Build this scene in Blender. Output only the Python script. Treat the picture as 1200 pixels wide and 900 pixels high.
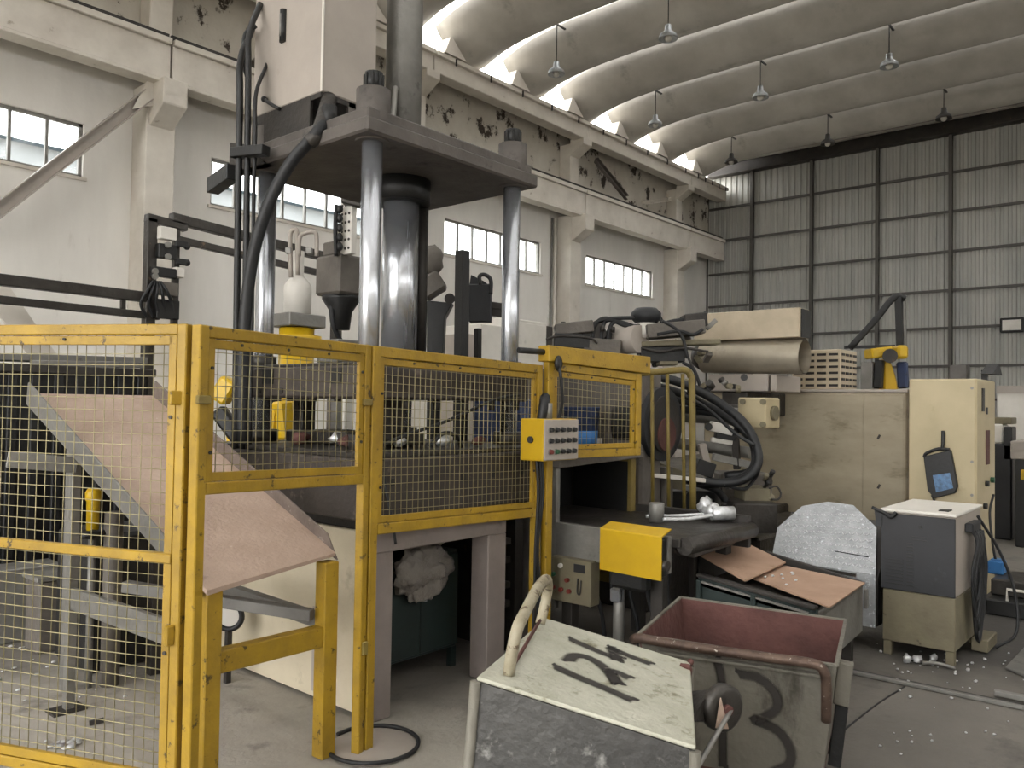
import bpy, bmesh, math, random
from mathutils import Vector as V, Matrix, noise
random.seed(7)
for o in list(bpy.data.objects): bpy.data.objects.remove(o)
SC = bpy.context.scene
COL = SC.collection
# ------------------------------------------------------------------ camera
FPX, EYE = 950.0, 1.6
CAMX = V((0.65083599, 0.02954716, 0.75864318))      # world X seen in camera axes (right, down, forward)
CAMY = V((-0.75905374, 0.00451636, 0.65101231))
CAMZ = V((0.01580926, -0.99955318, 0.02536729))
cam_d = bpy.data.cameras.new('camera'); cam = bpy.data.objects.new('camera', cam_d); COL.objects.link(cam)
cam_d.sensor_fit = 'HORIZONTAL'; cam_d.sensor_width = 36; cam_d.lens = 36 * FPX / 1200
cam_d.clip_start = .05; cam_d.clip_end = 400
RT = V((CAMX[0], CAMY[0], CAMZ[0])); DN = V((CAMX[1], CAMY[1], CAMZ[1])); FW = V((CAMX[2], CAMY[2], CAMZ[2]))
cam.matrix_world = Matrix(((RT[0], -DN[0], -FW[0], 0), (RT[1], -DN[1], -FW[1], 0), (RT[2], -DN[2], -FW[2], EYE), (0, 0, 0, 1)))
SC.camera = cam
# ------------------------------------------------------------------ daylight
world = bpy.data.worlds.new('overcast_sky'); SC.world = world; world.use_nodes = True
bg = world.node_tree.nodes['Background']; bg.inputs[0].default_value = (1.0, .99, .975, 1); bg.inputs[1].default_value = 4.2
SC.view_settings.view_transform = 'Standard'; SC.view_settings.look = 'None'
SC.view_settings.exposure = 1.02; SC.view_settings.gamma = 1; SC.view_settings.use_curve_mapping = False

# ------------------------------------------------------------------ survey helpers: where a sight line meets a plane of the place
EYEP = V((0, 0, EYE))
def ray(px, py): return RT * ((px - 600) / FPX) + DN * ((py - 450) / FPX) + FW
def gx(px, py, X): d = ray(px, py); return EYEP + d * (X / d.x)
def gy(px, py, Y): d = ray(px, py); return EYEP + d * (Y / d.y)
def gz(px, py, z=0.0): d = ray(px, py); return EYEP + d * ((z - EYE) / d.z)
def gd(px, py, D): return EYEP + ray(px, py) * D
def upz(px, py, p): d = ray(px, py); return EYE + d.z * math.hypot(p[0], p[1]) / math.hypot(d.x, d.y)

# ------------------------------------------------------------------ materials
def lin(h):
    h = h.lstrip('#'); c = [int(h[i:i + 2], 16) / 255 for i in (0, 2, 4)]
    return tuple((x / 12.92 if x <= .04045 else ((x + .055) / 1.055) ** 2.4) for x in c) + (1,)
MATS = {}
def gm(name, c1, c2=None, sc=3., rough=.6, metal=0., spot=None, st=.62, ss=7., bump=.12, bs=40., streak=0, soft=.06):
    """worn surface: two tones, optional stains with their own shape, fine relief"""
    m = bpy.data.materials.new(name); m.use_nodes = True; nt = m.node_tree; N = nt.nodes; L = nt.links
    b = N['Principled BSDF']; b.inputs['Metallic'].default_value = metal
    tc = N.new('ShaderNodeTexCoord'); src = tc.outputs['Object']
    mp = N.new('ShaderNodeMapping'); L.new(src, mp.inputs[0])
    if streak: mp.inputs['Scale'].default_value = (1, 1, 1 / streak)
    n1 = N.new('ShaderNodeTexNoise'); n1.inputs['Scale'].default_value = sc; n1.inputs['Detail'].default_value = 7; n1.inputs['Roughness'].default_value = .62
    L.new(mp.outputs[0], n1.inputs[0])
    r1 = N.new('ShaderNodeValToRGB'); r1.color_ramp.elements[0].position = .33; r1.color_ramp.elements[1].position = .67
    r1.color_ramp.elements[0].color = lin(c1); r1.color_ramp.elements[1].color = lin(c2 or c1)
    L.new(n1.outputs[0], r1.inputs[0]); out = r1.outputs[0]
    if spot:
        n2 = N.new('ShaderNodeTexNoise'); n2.inputs['Scale'].default_value = ss; n2.inputs['Detail'].default_value = 8; n2.inputs['Roughness'].default_value = .68
        L.new(mp.outputs[0], n2.inputs[0])
        r2 = N.new('ShaderNodeValToRGB'); r2.color_ramp.elements[0].position = st; r2.color_ramp.elements[1].position = st + soft
        L.new(n2.outputs[0], r2.inputs[0])
        mx = N.new('ShaderNodeMix'); mx.data_type = 'RGBA'; L.new(r2.outputs[0], mx.inputs[0]); L.new(out, mx.inputs[6]); mx.inputs[7].default_value = lin(spot); out = mx.outputs[2]
    L.new(out, b.inputs['Base Color'])
    rr = N.new('ShaderNodeMapRange'); rr.inputs[3].default_value = max(.05, rough - .12); rr.inputs[4].default_value = min(1, rough + .12); L.new(n1.outputs[0], rr.inputs[0]); L.new(rr.outputs[0], b.inputs['Roughness'])
    if bump:
        n3 = N.new('ShaderNodeTexNoise'); n3.inputs['Scale'].default_value = bs; n3.inputs['Detail'].default_value = 5; L.new(tc.outputs['Object'], n3.inputs[0])
        bp = N.new('ShaderNodeBump'); bp.inputs['Strength'].default_value = bump; bp.inputs['Distance'].default_value = .02; L.new(n3.outputs[0], bp.inputs['Height']); L.new(bp.outputs[0], b.inputs['Normal'])
    MATS[name] = m; return m
gm('wall', 'e4e1da', 'd3cfc8', .9, .85, spot='a59c90', st=.61, ss=1.3, soft=.18, bump=.2, bs=8, streak=4)
gm('wall_peel', 'cac5ba', 'b5aea2', 1.2, .85, spot='3c332c', st=.555, ss=2.4, soft=.05, bump=.4, bs=9, streak=1.2)
gm('concrete_beam', 'd6d0c5', 'c2bbb0', 1.5, .85, spot='8d8272', st=.64, ss=3, soft=.1, bump=.2, bs=14)
gm('shell', 'c6c2ba', 'aca8a0', .8, .85, spot='8f8b84', st=.6, ss=1.2, soft=.2, bump=.15, bs=10)
gm('tin', 'b4b3ac', '9fa09b', 2, .55, .15, spot='7d7d78', st=.66, ss=2.5, soft=.2, bump=.05, streak=8)
gm('dark_steel', '2f2d2b', '413d39', 4, .55, .4, spot='5e4b3c', st=.66, ss=6, bump=.2)
gm('girt', '4d4b47', '5b5854', 3, .6, .2, bump=.1)
gm('floor', '6a665f', '7b766d', .8, .75, spot='3b3936', st=.54, ss=.9, soft=.16, bump=.35, bs=16)
gm('floor_dust', '8f8a80', 'a29c90', 2, .85, spot='69645d', st=.56, ss=2.2, soft=.16, bump=.35, bs=20)
gm('floor_oil', '3f3d3b', '55524d', 1.4, .5, spot='262524', st=.56, ss=2, soft=.12, bump=.35, bs=22)
gm('yellow', 'a9871c', '8d701d', 6, .5, 0, spot='46371a', st=.6, ss=18, soft=.06, bump=.12, bs=60)
gm('yellow_old', '7f6e34', '6a5b2d', 5, .55, 0, spot='5a4520', st=.62, ss=14, soft=.06, bump=.2, bs=60)
gm('yellow_clean', 'c09c14', 'b08d12', 3, .4, 0, spot='8a6a14', st=.72, ss=10, bump=.05)
gm('robot_yellow', 'd2ad1c', 'c29d16', 3, .4, 0, bump=.03)
gm('wire', 'a59c78', '8a8260', 20, .5, .5, bump=0)
gm('slide_steel', '463f39', '36302c', 3, .6, .1, spot='6d635a', st=.62, ss=6, soft=.1, bump=.25, bs=30)
gm('portal_paint', '857b75', '746b66', 3, .6, 0, spot='5c544f', st=.62, ss=5, soft=.12, bump=.1)
gm('chrome', 'd0d3d8', 'b4b7bc', 5, .26, .85, bump=.02, streak=20)
gm('machine_grey', '6a645d', '56514b', 3, .6, .1, spot='3f3c39', st=.6, ss=5, soft=.1, bump=.25, bs=30)
gm('oily_steel', '45423e', '332f2b', 5, .45, .45, spot='6a5a4a', st=.64, ss=9, bump=.3, bs=30)
gm('crown', '5f5954', '4c4743', 3, .6, .1, spot='3a3633', st=.6, ss=5, soft=.1, bump=.2, bs=30)
gm('black', '101010', '1a1a19', 6, .5, 0, bump=.15)
gm('rubber', '121314', '1b1c1e', 8, .55, 0, bump=.08)
gm('tank_paint', 'a89f95', '989087', 1.6, .5, 0, spot='8d8478', st=.66, ss=4, soft=.15, bump=.05)
gm('beige', 'bcae8c', 'ac9f7f', 1.6, .55, 0, spot='9a8c69', st=.62, ss=3, soft=.15, bump=.08)
gm('beige_dirty', 'aa9f88', '958b76', 1.6, .6, 0, spot='6f664f', st=.56, ss=1.7, soft=.16, bump=.12, streak=.4)
gm('cream_base', 'cfc4ac', 'bcb198', 2, .65, 0, spot='8b816c', st=.6, ss=2.5, soft=.16, bump=.1)
gm('pink_liner', 'b19b8b', 'a08a7a', 3, .7, 0, spot='d3c4b7', st=.7, ss=20, soft=.04, bump=.25, bs=50)
gm('galv', '8b8984', '76746f', 4, .5, .4, spot='5d5b57', st=.6, ss=7, soft=.12, bump=.15)
gm('grey_paint', '73716c', '615f5b', 4, .55, .1, spot='454340', st=.62, ss=8, soft=.1, bump=.15)
gm('duct_metal', 'b5ac9a', '9d9483', 3, .42, .45, spot='857c6c', st=.62, ss=4, soft=.15, bump=.05)
gm('silver', 'b4b7b9', '999c9e', 12, .45, .4, spot='dfe3e6', st=.6, ss=30, bump=.25, bs=60)
gm('white_paint', 'dcd8d0', 'cac6bd', 2, .5, 0, spot='a8a49b', st=.66, ss=4, soft=.12, bump=.05)
gm('bin_top', 'b7b6a7', 'a2a190', 6, .7, 0, spot='77745d', st=.57, ss=9, soft=.1, bump=.3, bs=50)
gm('bin_side', '555451', '3c3b39', 3, .55, .3, spot='8a8984', st=.58, ss=6, soft=.1, bump=.4, bs=25)
gm('bin_front', '787469', '625f56', 3, .65, .1, spot='3f3b32', st=.57, ss=5, soft=.12, bump=.35, bs=25, streak=3)
gm('rust', '64403a', '4e322d', 4, .75, .15, spot='8b7a6b', st=.66, ss=9, soft=.06, bump=.4, bs=25)
gm('rust_pipe', '4a3a33', '6a584c', 18, .5, .5, spot='c9c0b4', st=.62, ss=40, bump=.2)
gm('cream_pipe', 'a29a85', '8d846d', 12, .55, 0, spot='5a4a38', st=.56, ss=26, bump=.25)
gm('charcoal', '27282b', '1f2022', 3, .5, .1, spot='35373a', st=.64, ss=5, bump=.05)
gm('welder_beige', '756e58', '635c4a', 4, .65, 0, spot='4f4838', st=.66, ss=14, soft=.04, bump=.15)
gm('green_black', '1d2826', '253230', 4, .5, .1, bump=.05)
gm('blue', '2f6ea8', '285f94', 4, .5, 0, spot='1c3c5c', st=.66, ss=8, bump=.08)
gm('navy', '2c3c63', '24324f', 4, .55, 0, spot='161d2c', st=.6, ss=8, bump=.1)
gm('fin_crate', 'c2b49c', 'b0a38c', 4, .6, 0, bump=.05)
gm('red_btn', '6b2a22', None, 4, .4, bump=0)
gm('green_btn', '27543a', None, 4, .4, bump=0)
gm('chips', 'd9dadb', 'b9babb', 30, .4, .6, bump=.1)
gm('rubble', '4a4743', '6d6862', 9, .9, 0, bump=.5)
gm('screen', '5f88b5', '3f566e', 25, .3, 0, bump=0)
gm('roof_far', '4a5a66', '42525e', 1, .6, bump=0)
gm('far_wall', '808384', '767979', 1, .8, bump=0)
gm('tan_sheet', 'b0917a', '9c7e69', 3, .7, 0, spot='8c6a54', st=.66, ss=12, soft=.06, bump=.25, bs=50)
gm('chute_rail', '75685f', '5f544d', 6, .65, .1, spot='9a8f86', st=.6, ss=14, bump=.3)
gm('spray', '3a3733', '2c2a28', 20, .8, 0, bump=.1)
def floor_mat():
    """concrete: dusty on the left bay, oil-soaked around the machines on the right, blotches with ragged edges"""
    m = bpy.data.materials.new('floor'); m.use_nodes = True; N = m.node_tree.nodes; L = m.node_tree.links; b = N['Principled BSDF']
    tc = N.new('ShaderNodeTexCoord')
    def nz(sc, det=7, ro=.62):
        n = N.new('ShaderNodeTexNoise'); n.inputs['Scale'].default_value = sc; n.inputs['Detail'].default_value = det; n.inputs['Roughness'].default_value = ro; L.new(tc.outputs['Object'], n.inputs[0]); return n.outputs[0]
    def blob(c, r, amp):
        d = N.new('ShaderNodeVectorMath'); d.operation = 'DISTANCE'; L.new(tc.outputs['Object'], d.inputs[0]); d.inputs[1].default_value = c
        ad = N.new('ShaderNodeMath'); ad.operation = 'MULTIPLY_ADD'; L.new(nz(1.6), ad.inputs[0]); ad.inputs[1].default_value = amp; L.new(d.outputs['Value'], ad.inputs[2])
        mr = N.new('ShaderNodeMapRange'); mr.interpolation_type = 'SMOOTHSTEP'; mr.inputs[1].default_value = r; mr.inputs[2].default_value = r + 1.2; mr.inputs[3].default_value = 1; mr.inputs[4].default_value = 0; L.new(ad.outputs[0], mr.inputs[0]); return mr.outputs[0]
    def mix(f, a, c):
        mx = N.new('ShaderNodeMix'); mx.data_type = 'RGBA'; L.new(f, mx.inputs[0]); L.new(a, mx.inputs[6]); mx.inputs[7].default_value = lin(c); return mx.outputs[2]
    def ramp(x, a, c, p=.36, q=.66):
        r = N.new('ShaderNodeValToRGB'); r.color_ramp.elements[0].position = p; r.color_ramp.elements[1].position = q; r.color_ramp.elements[0].color = lin(a) if isinstance(a, str) else a; r.color_ramp.elements[1].color = lin(c) if isinstance(c, str) else c; L.new(x, r.inputs[0]); return r.outputs[0]
    col = ramp(nz(1.1), '625e57', '736e66')
    col = mix(blob((1.2, 3.6, 0), 1.6, 1.4), col, 'a8a298')
    col = mix(blob((2.6, 2.5, 0), .4, 1.2), col, '9a958b')
    col = mix(blob((7.0, 1.2, 0), 1.6, 1.6), col, '403d3a')
    w = ramp(nz(2.3), (0, 0, 0, 1), (1, 1, 1, 1), .55, .72); col = mix(w, col, '4a4743')
    L.new(col, b.inputs['Base Color']); b.inputs['Roughness'].default_value = .75
    bp = N.new('ShaderNodeBump'); bp.inputs['Strength'].default_value = .35; bp.inputs['Distance'].default_value = .02; L.new(nz(18), bp.inputs['Height']); L.new(bp.outputs[0], b.inputs['Normal']); MATS['floor'] = m
floor_mat()
def glassy(name, col, t=.86):
    m = bpy.data.materials.new(name); m.use_nodes = True; N = m.node_tree.nodes; L = m.node_tree.links; N.remove(N['Principled BSDF'])
    a = N.new('ShaderNodeBsdfTransparent'); a.inputs[0].default_value = col; g = N.new('ShaderNodeBsdfGlossy'); g.inputs['Roughness'].default_value = .08
    mx = N.new('ShaderNodeMixShader'); mx.inputs[0].default_value = 1 - t; L.new(a.outputs[0], mx.inputs[1]); L.new(g.outputs[0], mx.inputs[2]); L.new(mx.outputs[0], N['Material Output'].inputs[0]); MATS[name] = m
glassy('glass', (.95, .97, .98, 1), .93)
def plastic(name):
    m = bpy.data.materials.new(name); m.use_nodes = True; N = m.node_tree.nodes; L = m.node_tree.links; b = N['Principled BSDF']
    b.inputs['Base Color'].default_value = lin('8f8880'); b.inputs['Roughness'].default_value = .28; b.inputs['Alpha'].default_value = .75
    n = N.new('ShaderNodeTexNoise'); n.inputs['Scale'].default_value = 14; n.inputs['Detail'].default_value = 5
    bp = N.new('ShaderNodeBump'); bp.inputs['Strength'].default_value = .6; bp.inputs['Distance'].default_value = .03; L.new(n.outputs[0], bp.inputs['Height']); L.new(bp.outputs[0], b.inputs['Normal']); MATS[name] = m
plastic('clear_plastic')
def spray_paint(name, col):
    """sprayed stroke: solid in the middle, thinning out to its edges"""
    m = bpy.data.materials.new(name); m.use_nodes = True; N = m.node_tree.nodes; L = m.node_tree.links; b = N['Principled BSDF']
    b.inputs['Base Color'].default_value = lin(col); b.inputs['Roughness'].default_value = .8
    uv = N.new('ShaderNodeUVMap'); sp = N.new('ShaderNodeSeparateXYZ'); L.new(uv.outputs[0], sp.inputs[0])
    ab = N.new('ShaderNodeMath'); ab.operation = 'ABSOLUTE'; L.new(sp.outputs[1], ab.inputs[0])
    nz = N.new('ShaderNodeTexNoise'); nz.inputs['Scale'].default_value = 60; L.new(uv.outputs[0], nz.inputs[0])
    ad = N.new('ShaderNodeMath'); ad.operation = 'MULTIPLY_ADD'; ad.inputs[1].default_value = .5; L.new(nz.outputs[0], ad.inputs[0]); L.new(ab.outputs[0], ad.inputs[2])
    mr = N.new('ShaderNodeMapRange'); mr.interpolation_type = 'SMOOTHSTEP'; mr.inputs[1].default_value = .62; mr.inputs[2].default_value = 1.2; mr.inputs[3].default_value = .9; mr.inputs[4].default_value = 0
    L.new(ad.outputs[0], mr.inputs[0]); L.new(mr.outputs[0], b.inputs['Alpha']); MATS[name] = m
spray_paint('spray_black', '35312e')

# ------------------------------------------------------------------ mesh builder
class MB:
    def __init__(s): s.v = []; s.f = []; s.sm = []; s.uv = {}
    def add(s, vs, fs, smooth=False):
        k = len(s.v); s.v += [V(p) for p in vs]
        for f in fs: s.f.append([k + i for i in f]); s.sm.append(smooth)
        return s
    def box(s, x0, x1, y0, y1, z0, z1):
        p = [(x, y, z) for z in (z0, z1) for y in (y0, y1) for x in (x0, x1)]
        return s.add(p, [(0, 2, 3, 1), (4, 5, 7, 6), (0, 1, 5, 4), (2, 6, 7, 3), (0, 4, 6, 2), (1, 3, 7, 5)])
    def hexa(s, lo, hi):
        """eight corners: four below, four above, both counter-clockwise"""
        return s.add(list(lo) + list(hi), [(3, 2, 1, 0), (4, 5, 6, 7), (0, 1, 5, 4), (1, 2, 6, 5), (2, 3, 7, 6), (3, 0, 4, 7)])
    def bar(s, p, q, w, h=None, up=(0, 0, 1)):
        p = V(p); q = V(q); h = h or w; d = (q - p).normalized(); u = V(up)
        if abs(d.dot(u)) > .98: u = V((0, 1, 0))
        a = d.cross(u).normalized() * (w / 2); c = a.cross(d).normalized() * (h / 2)
        return s.hexa([p - a - c, p + a - c, q + a - c, q - a - c], [p - a + c, p + a + c, q + a + c, q - a + c])
    def cyl(s, p, q, r, r2=None, n=16, caps=True):
        p = V(p); q = V(q); r2 = r if r2 is None else r2; d = (q - p).normalized(); u = V((0, 0, 1)) if abs(d.z) < .9 else V((1, 0, 0))
        a = d.cross(u).normalized(); c = d.cross(a)
        ring = [a * math.cos(2 * math.pi * i / n) + c * math.sin(2 * math.pi * i / n) for i in range(n)]
        k = len(s.v); s.v += [p + e * r for e in ring] + [q + e * r2 for e in ring]
        for i in range(n):
            j = (i + 1) % n; s.f.append([k + i, k + j, k + n + j, k + n + i]); s.sm.append(True)
        if caps:
            s.f.append([k + n - 1 - i for i in range(n)]); s.sm.append(False)
            s.f.append([k + n + i for i in range(n)]); s.sm.append(False)
        return s
    def tube(s, pts, r, n=8, sub=6, closed=False, caps=True):
        P = [V(p) for p in pts]
        if sub > 1 and len(P) > 2:
            Q = []; m = len(P)
            for i in range(m if closed else m - 1):
                a = P[(i - 1) % m] if closed or i else P[0] * 2 - P[1]; b = P[i]; c = P[(i + 1) % m]; d = P[(i + 2) % m] if closed or i + 2 < m else P[-1] * 2 - P[-2]
                for t in range(sub):
                    t = t / sub; Q.append(.5 * ((2 * b) + (c - a) * t + (2 * a - 5 * b + 4 * c - d) * t * t + (3 * b - a - 3 * c + d) * t ** 3))
            if not closed: Q.append(P[-1])
            P = Q
        m = len(P); k = len(s.v); a = None
        for i in range(m):
            d = ((P[(i + 1) % m] - P[i - 1]) if closed else (P[min(i + 1, m - 1)] - P[max(i - 1, 0)])).normalized()
            if a is None: a = d.orthogonal().normalized()
            a = (a - d * a.dot(d)).normalized(); c = d.cross(a); rr = r[min(i, len(r) - 1)] if isinstance(r, (list, tuple)) else r
            s.v += [P[i] + (a * math.cos(2 * math.pi * j / n) + c * math.sin(2 * math.pi * j / n)) * rr for j in range(n)]
        for i in range(m if closed else m - 1):
            for j in range(n):
                i2 = (i + 1) % m; s.f.append([k + i * n + j, k + i * n + (j + 1) % n, k + i2 * n + (j + 1) % n, k + i2 * n + j]); s.sm.append(True)
        if not closed and caps:
            s.f.append([k + n - 1 - j for j in range(n)]); s.sm.append(False); s.f.append([k + (m - 1) * n + j for j in range(n)]); s.sm.append(False)
        return s
    def prism(s, pts, off):
        pts = [V(p) for p in pts]; off = V(off); n = len(pts)
        s.add(pts + [p + off for p in pts], [list(range(n))[::-1], list(range(n, 2 * n))] + [[i, (i + 1) % n, n + (i + 1) % n, n + i] for i in range(n)]); return s
    def lathe(s, prof, c, axis=(0, 0, 1), n=24):
        c = V(c); ax = V(axis).normalized(); a = ax.orthogonal().normalized(); b = ax.cross(a); k = len(s.v); m = len(prof)
        for r, h in prof: s.v += [c + ax * h + (a * math.cos(2 * math.pi * j / n) + b * math.sin(2 * math.pi * j / n)) * max(r, 1e-4) for j in range(n)]
        for i in range(m - 1):
            for j in range(n): s.f.append([k + i * n + j, k + i * n + (j + 1) % n, k + (i + 1) * n + (j + 1) % n, k + (i + 1) * n + j]); s.sm.append(True)
        s.f.append([k + n - 1 - j for j in range(n)]); s.sm.append(False); s.f.append([k + (m - 1) * n + j for j in range(n)]); s.sm.append(False)
        return s
    def ball(s, c, r, sx=1, sy=1, sz=1, n=12, m=8, jit=0, seed=0):
        c = V(c); k = len(s.v); rnd = random.Random(seed)
        for i in range(m + 1):
            for j in range(n):
                t = math.pi * i / m; p = 2 * math.pi * j / n; e = 1 + (rnd.uniform(-jit, jit) if 0 < i < m else 0)
                s.v.append(c + V((math.sin(t) * math.cos(p) * sx, math.sin(t) * math.sin(p) * sy, math.cos(t) * sz)) * r * e)
        for i in range(m):
            for j in range(n): s.f.append([k + i * n + j, k + (i + 1) * n + j, k + (i + 1) * n + (j + 1) % n, k + i * n + (j + 1) % n]); s.sm.append(True)
        return s
    def crumple(s, c, rx, ry, rz, seed=0, n=48, m=32, amp=.75, fq=3.2):
        """creased bag-like lump"""
        k = len(s.v); s.ball(c, 1, rx, ry, rz, n, m); c = V(c); of = V((seed * 3.1, seed * 1.7, 0))
        for i in range(k, len(s.v)):
            d = s.v[i] - c; e = V((d.x / rx, d.y / ry, d.z / rz)); a = 1 - 2 * abs(noise.noise(e * fq * .5 + of)); b = abs(noise.noise(e * fq + of)); w = noise.noise(e * 1.3 + of)
            s.v[i] = c + V((d.x, d.y, d.z)) * (.78 + amp * (a * .35 + b * .5 + w * .9))
        return s
    def ribbon(s, pts, w, nrm, sub=6):
        P = [V(p) for p in pts]
        if len(P) > 2:
            Q = []
            for i in range(len(P) - 1):
                a = P[i - 1] if i else P[0] * 2 - P[1]; b = P[i]; c = P[i + 1]; d = P[i + 2] if i + 2 < len(P) else P[-1] * 2 - P[-2]
                for t in range(sub):
                    t = t / sub; Q.append(.5 * ((2 * b) + (c - a) * t + (2 * a - 5 * b + 4 * c - d) * t * t + (3 * b - a - 3 * c + d) * t ** 3))
            P = Q + [P[-1]]
        d0 = (P[1] - P[0]).normalized() * w * .4; d1 = (P[-1] - P[-2]).normalized() * w * .4
        P = [P[0] - d0] + P + [P[-1] + d1]
        k = len(s.v); L = 0
        for i, p in enumerate(P):
            d = (P[min(i + 1, len(P) - 1)] - P[max(i - 1, 0)]).normalized(); a = d.cross(nrm).normalized() * (w / 2)
            if i: L += (p - P[i - 1]).length
            e = 1.0 if 0 < i < len(P) - 1 else 1.6
            for q, vv in ((p - a, -1), (p, 0 if e == 1 else 1.2), (p + a, 1)): s.uv[len(s.v)] = (L * 4, vv); s.v.append(q)
        for i in range(len(P) - 1):
            for j in (0, 1): s.f.append([k + i * 3 + j, k + i * 3 + j + 1, k + i * 3 + 4 + j, k + i * 3 + 3 + j]); s.sm.append(False)
        return s
    def build(s, name, mat, parent=None, bev=0, loc=None, kind=None, label=None, seg=1):
        o0 = parent.matrix_world.translation if parent else (V(loc) if loc is not None else V((0, 0, 0)))
        me = bpy.data.meshes.new(name); me.from_pydata([tuple(p - o0) for p in s.v], [], s.f)
        for p, f in zip(me.polygons, s.sm): p.use_smooth = f
        if s.uv:
            ul = me.uv_layers.new(name='UVMap')
            for l in me.loops: ul.data[l.index].uv = s.uv.get(l.vertex_index, (0, 0))
        if bev:
            bm = bmesh.new(); bm.from_mesh(me)
            ed = [e for e in bm.edges if len(e.link_faces) == 2 and e.calc_face_angle(0) > .6]
            bmesh.ops.bevel(bm, geom=ed, offset=bev, segments=seg, affect='EDGES', profile=.5, clamp_overlap=True); bm.to_mesh(me); bm.free()
        me.materials.append(MATS[mat]); o = bpy.data.objects.new(name, me); COL.objects.link(o)
        if parent: o.parent = parent; o.matrix_world = Matrix.Translation(o0)
        else: o.location = o0; o.matrix_world = Matrix.Translation(o0)
        if kind: o['kind'] = kind
        if label: o['label'] = label
        return o
def tag(o, label=None, cat=None, group=None, kind=None):
    if label: o['label'] = label
    if cat: o['category'] = cat
    if group: o['group'] = group
    if kind: o['kind'] = kind
    return o
def thing(name, loc, label=None, cat=None, group=None, kind=None):
    o = bpy.data.objects.new(name, None); o.empty_display_size = .1; COL.objects.link(o); o.location = loc; o.matrix_world = Matrix.Translation(V(loc)); return tag(o, label, cat, group, kind)
def one(mb, name, mat, label, cat, loc, group=None, bev=0): return tag(mb.build(name, mat, None, bev, loc), label, cat, group)
def dup(root, loc, label=None):
    r = root.copy(); COL.objects.link(r); r.location = loc
    if label: r['label'] = label
    for ch in list(root.children):
        c = ch.copy(); COL.objects.link(c); c.parent = r
        for g in list(ch.children): d = g.copy(); COL.objects.link(d); d.parent = c
    return r
def piece(o, parent, off):
    c = o.copy(); COL.objects.link(c); c.parent = parent; c.location = o.location + V(off); return c
def box(*a): return MB().box(*a)
# ================================================================== THE HALL
YW, XB, YR, XE = 13.3, 25.8, -9.0, -9.0        # side wall, back wall, far side, open end behind the viewer
# floor -------------------------------------------------------------
flo = thing('floor', (0, 0, 0), 'worn grey concrete floor of the hall with oil stains', kind='structure')
box(XE, XB + .4, YR - .4, YW + .3, -.12, 0).build('slab', 'floor', flo)
box(-60, 60, -60, 70, -.3, -.125).build('yard_ground', 'floor_dust', flo)  # unseen yard slab, added to stop sky light from below
def patch(pts, z, name, mat):
    MB().prism([V((p.x, p.y, .0005)) for p in pts], (0, 0, z)).build(name, mat, flo)
t = gz(985, 787); u = gz(1200, 832)
MB().bar((t.x, t.y, .012), (u.x, u.y, .012), .035, .02).build('channel_edge', 'galv', flo, .003)
d = (u - t).normalized(); nn = V((d.y, -d.x, 0)) * -.055
MB().bar(V((t.x, t.y, .006)) + nn, V((u.x, u.y, .006)) + nn, .03, .008).build('channel_edge', 'black', flo)
t = gz(1060, 805); u = gz(990, 855)
MB().tube([V((t.x, t.y, .001)), (t + u) / 2 + V((.03, .01, .001)), V((u.x, u.y, .001))], .006, 5).build('floor_crack', 'black', flo)
u = gz(1165, 817); t = gz(1260, 836)
MB().bar((u.x, u.y, .028), (t.x, t.y, .028), .04, .03).build('steel_strip', 'galv', flo, .004)
pl = [gz(1178, 785), gz(1215, 800), gz(1260, 770), gz(1215, 745)]
tag(MB().prism([V((p.x, p.y, .004)) for p in pl], (0, 0, .014)).build('floor_plate', 'grey_paint', None, .003, (pl[0].x, pl[0].y, 0)), 'grey steel plate lying on the floor at the right edge', 'plate')

# side wall with window openings --------------------------------------
WIN = [(1.6, 5.14), (7.27, 10.8), (13.03, 16.58), (18.63, 22.25)]
ZS, ZT = 5.03, 5.88
wl = thing('wall_left', (0, YW, 0), 'tall whitewashed side wall of the hall with stains', kind='structure')
mb = MB(); mb.box(XE, XB + .3, YW, YW + .25, 0, ZS); mb.box(XE, XB + .3, YW, YW + .25, ZT, 7.3)
xs = [XE] + [a for w in WIN for a in w] + [XB + .3]
for i in range(0, len(xs), 2): mb.box(xs[i], xs[i + 1], YW, YW + .25, ZS, ZT)
mb.build('plaster', 'wall', wl)
mb = MB().box(XE, XB + .3, YW - .05, YW + .25, 7.3, 9.1); mb.build('upper_wall', 'wall_peel', wl, label='upper wall strip with dark peeling paint')
CX = [.45, 6.12, 11.8, 17.45, 23.15]
for i, (a, b) in enumerate(WIN):
    w = thing('window_%d' % (i + 1), ((a + b) / 2, YW + .1, ZS), 'long low steel window high in the whitewashed wall', kind='structure')
    f = MB(); y0, y1 = YW + .06, YW + .12
    f.box(a, b, y0, y1, ZS, ZS + .05).box(a, b, y0, y1, ZT - .05, ZT).box(a, a + .05, y0, y1, ZS, ZT).box(b - .05, b, y0, y1, ZS, ZT)
    f.build('window_frame', 'galv', w)
    s = (b - a) / 7
    for k in range(1, 7): box(a + k * s - .022, a + k * s + .022, y0, y1, ZS + .04, ZT - .04).build('mullion', 'galv', w)
    for k in range(7): box(a + k * s + .02, a + k * s + s - .02, YW + .085, YW + .095, ZS + .04, ZT - .04).build('pane', 'glass', w)
    box(a - .05, b + .05, YW - .04, YW + .03, ZS - .05, ZS).build('window_sill', 'concrete_beam', w)
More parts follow.
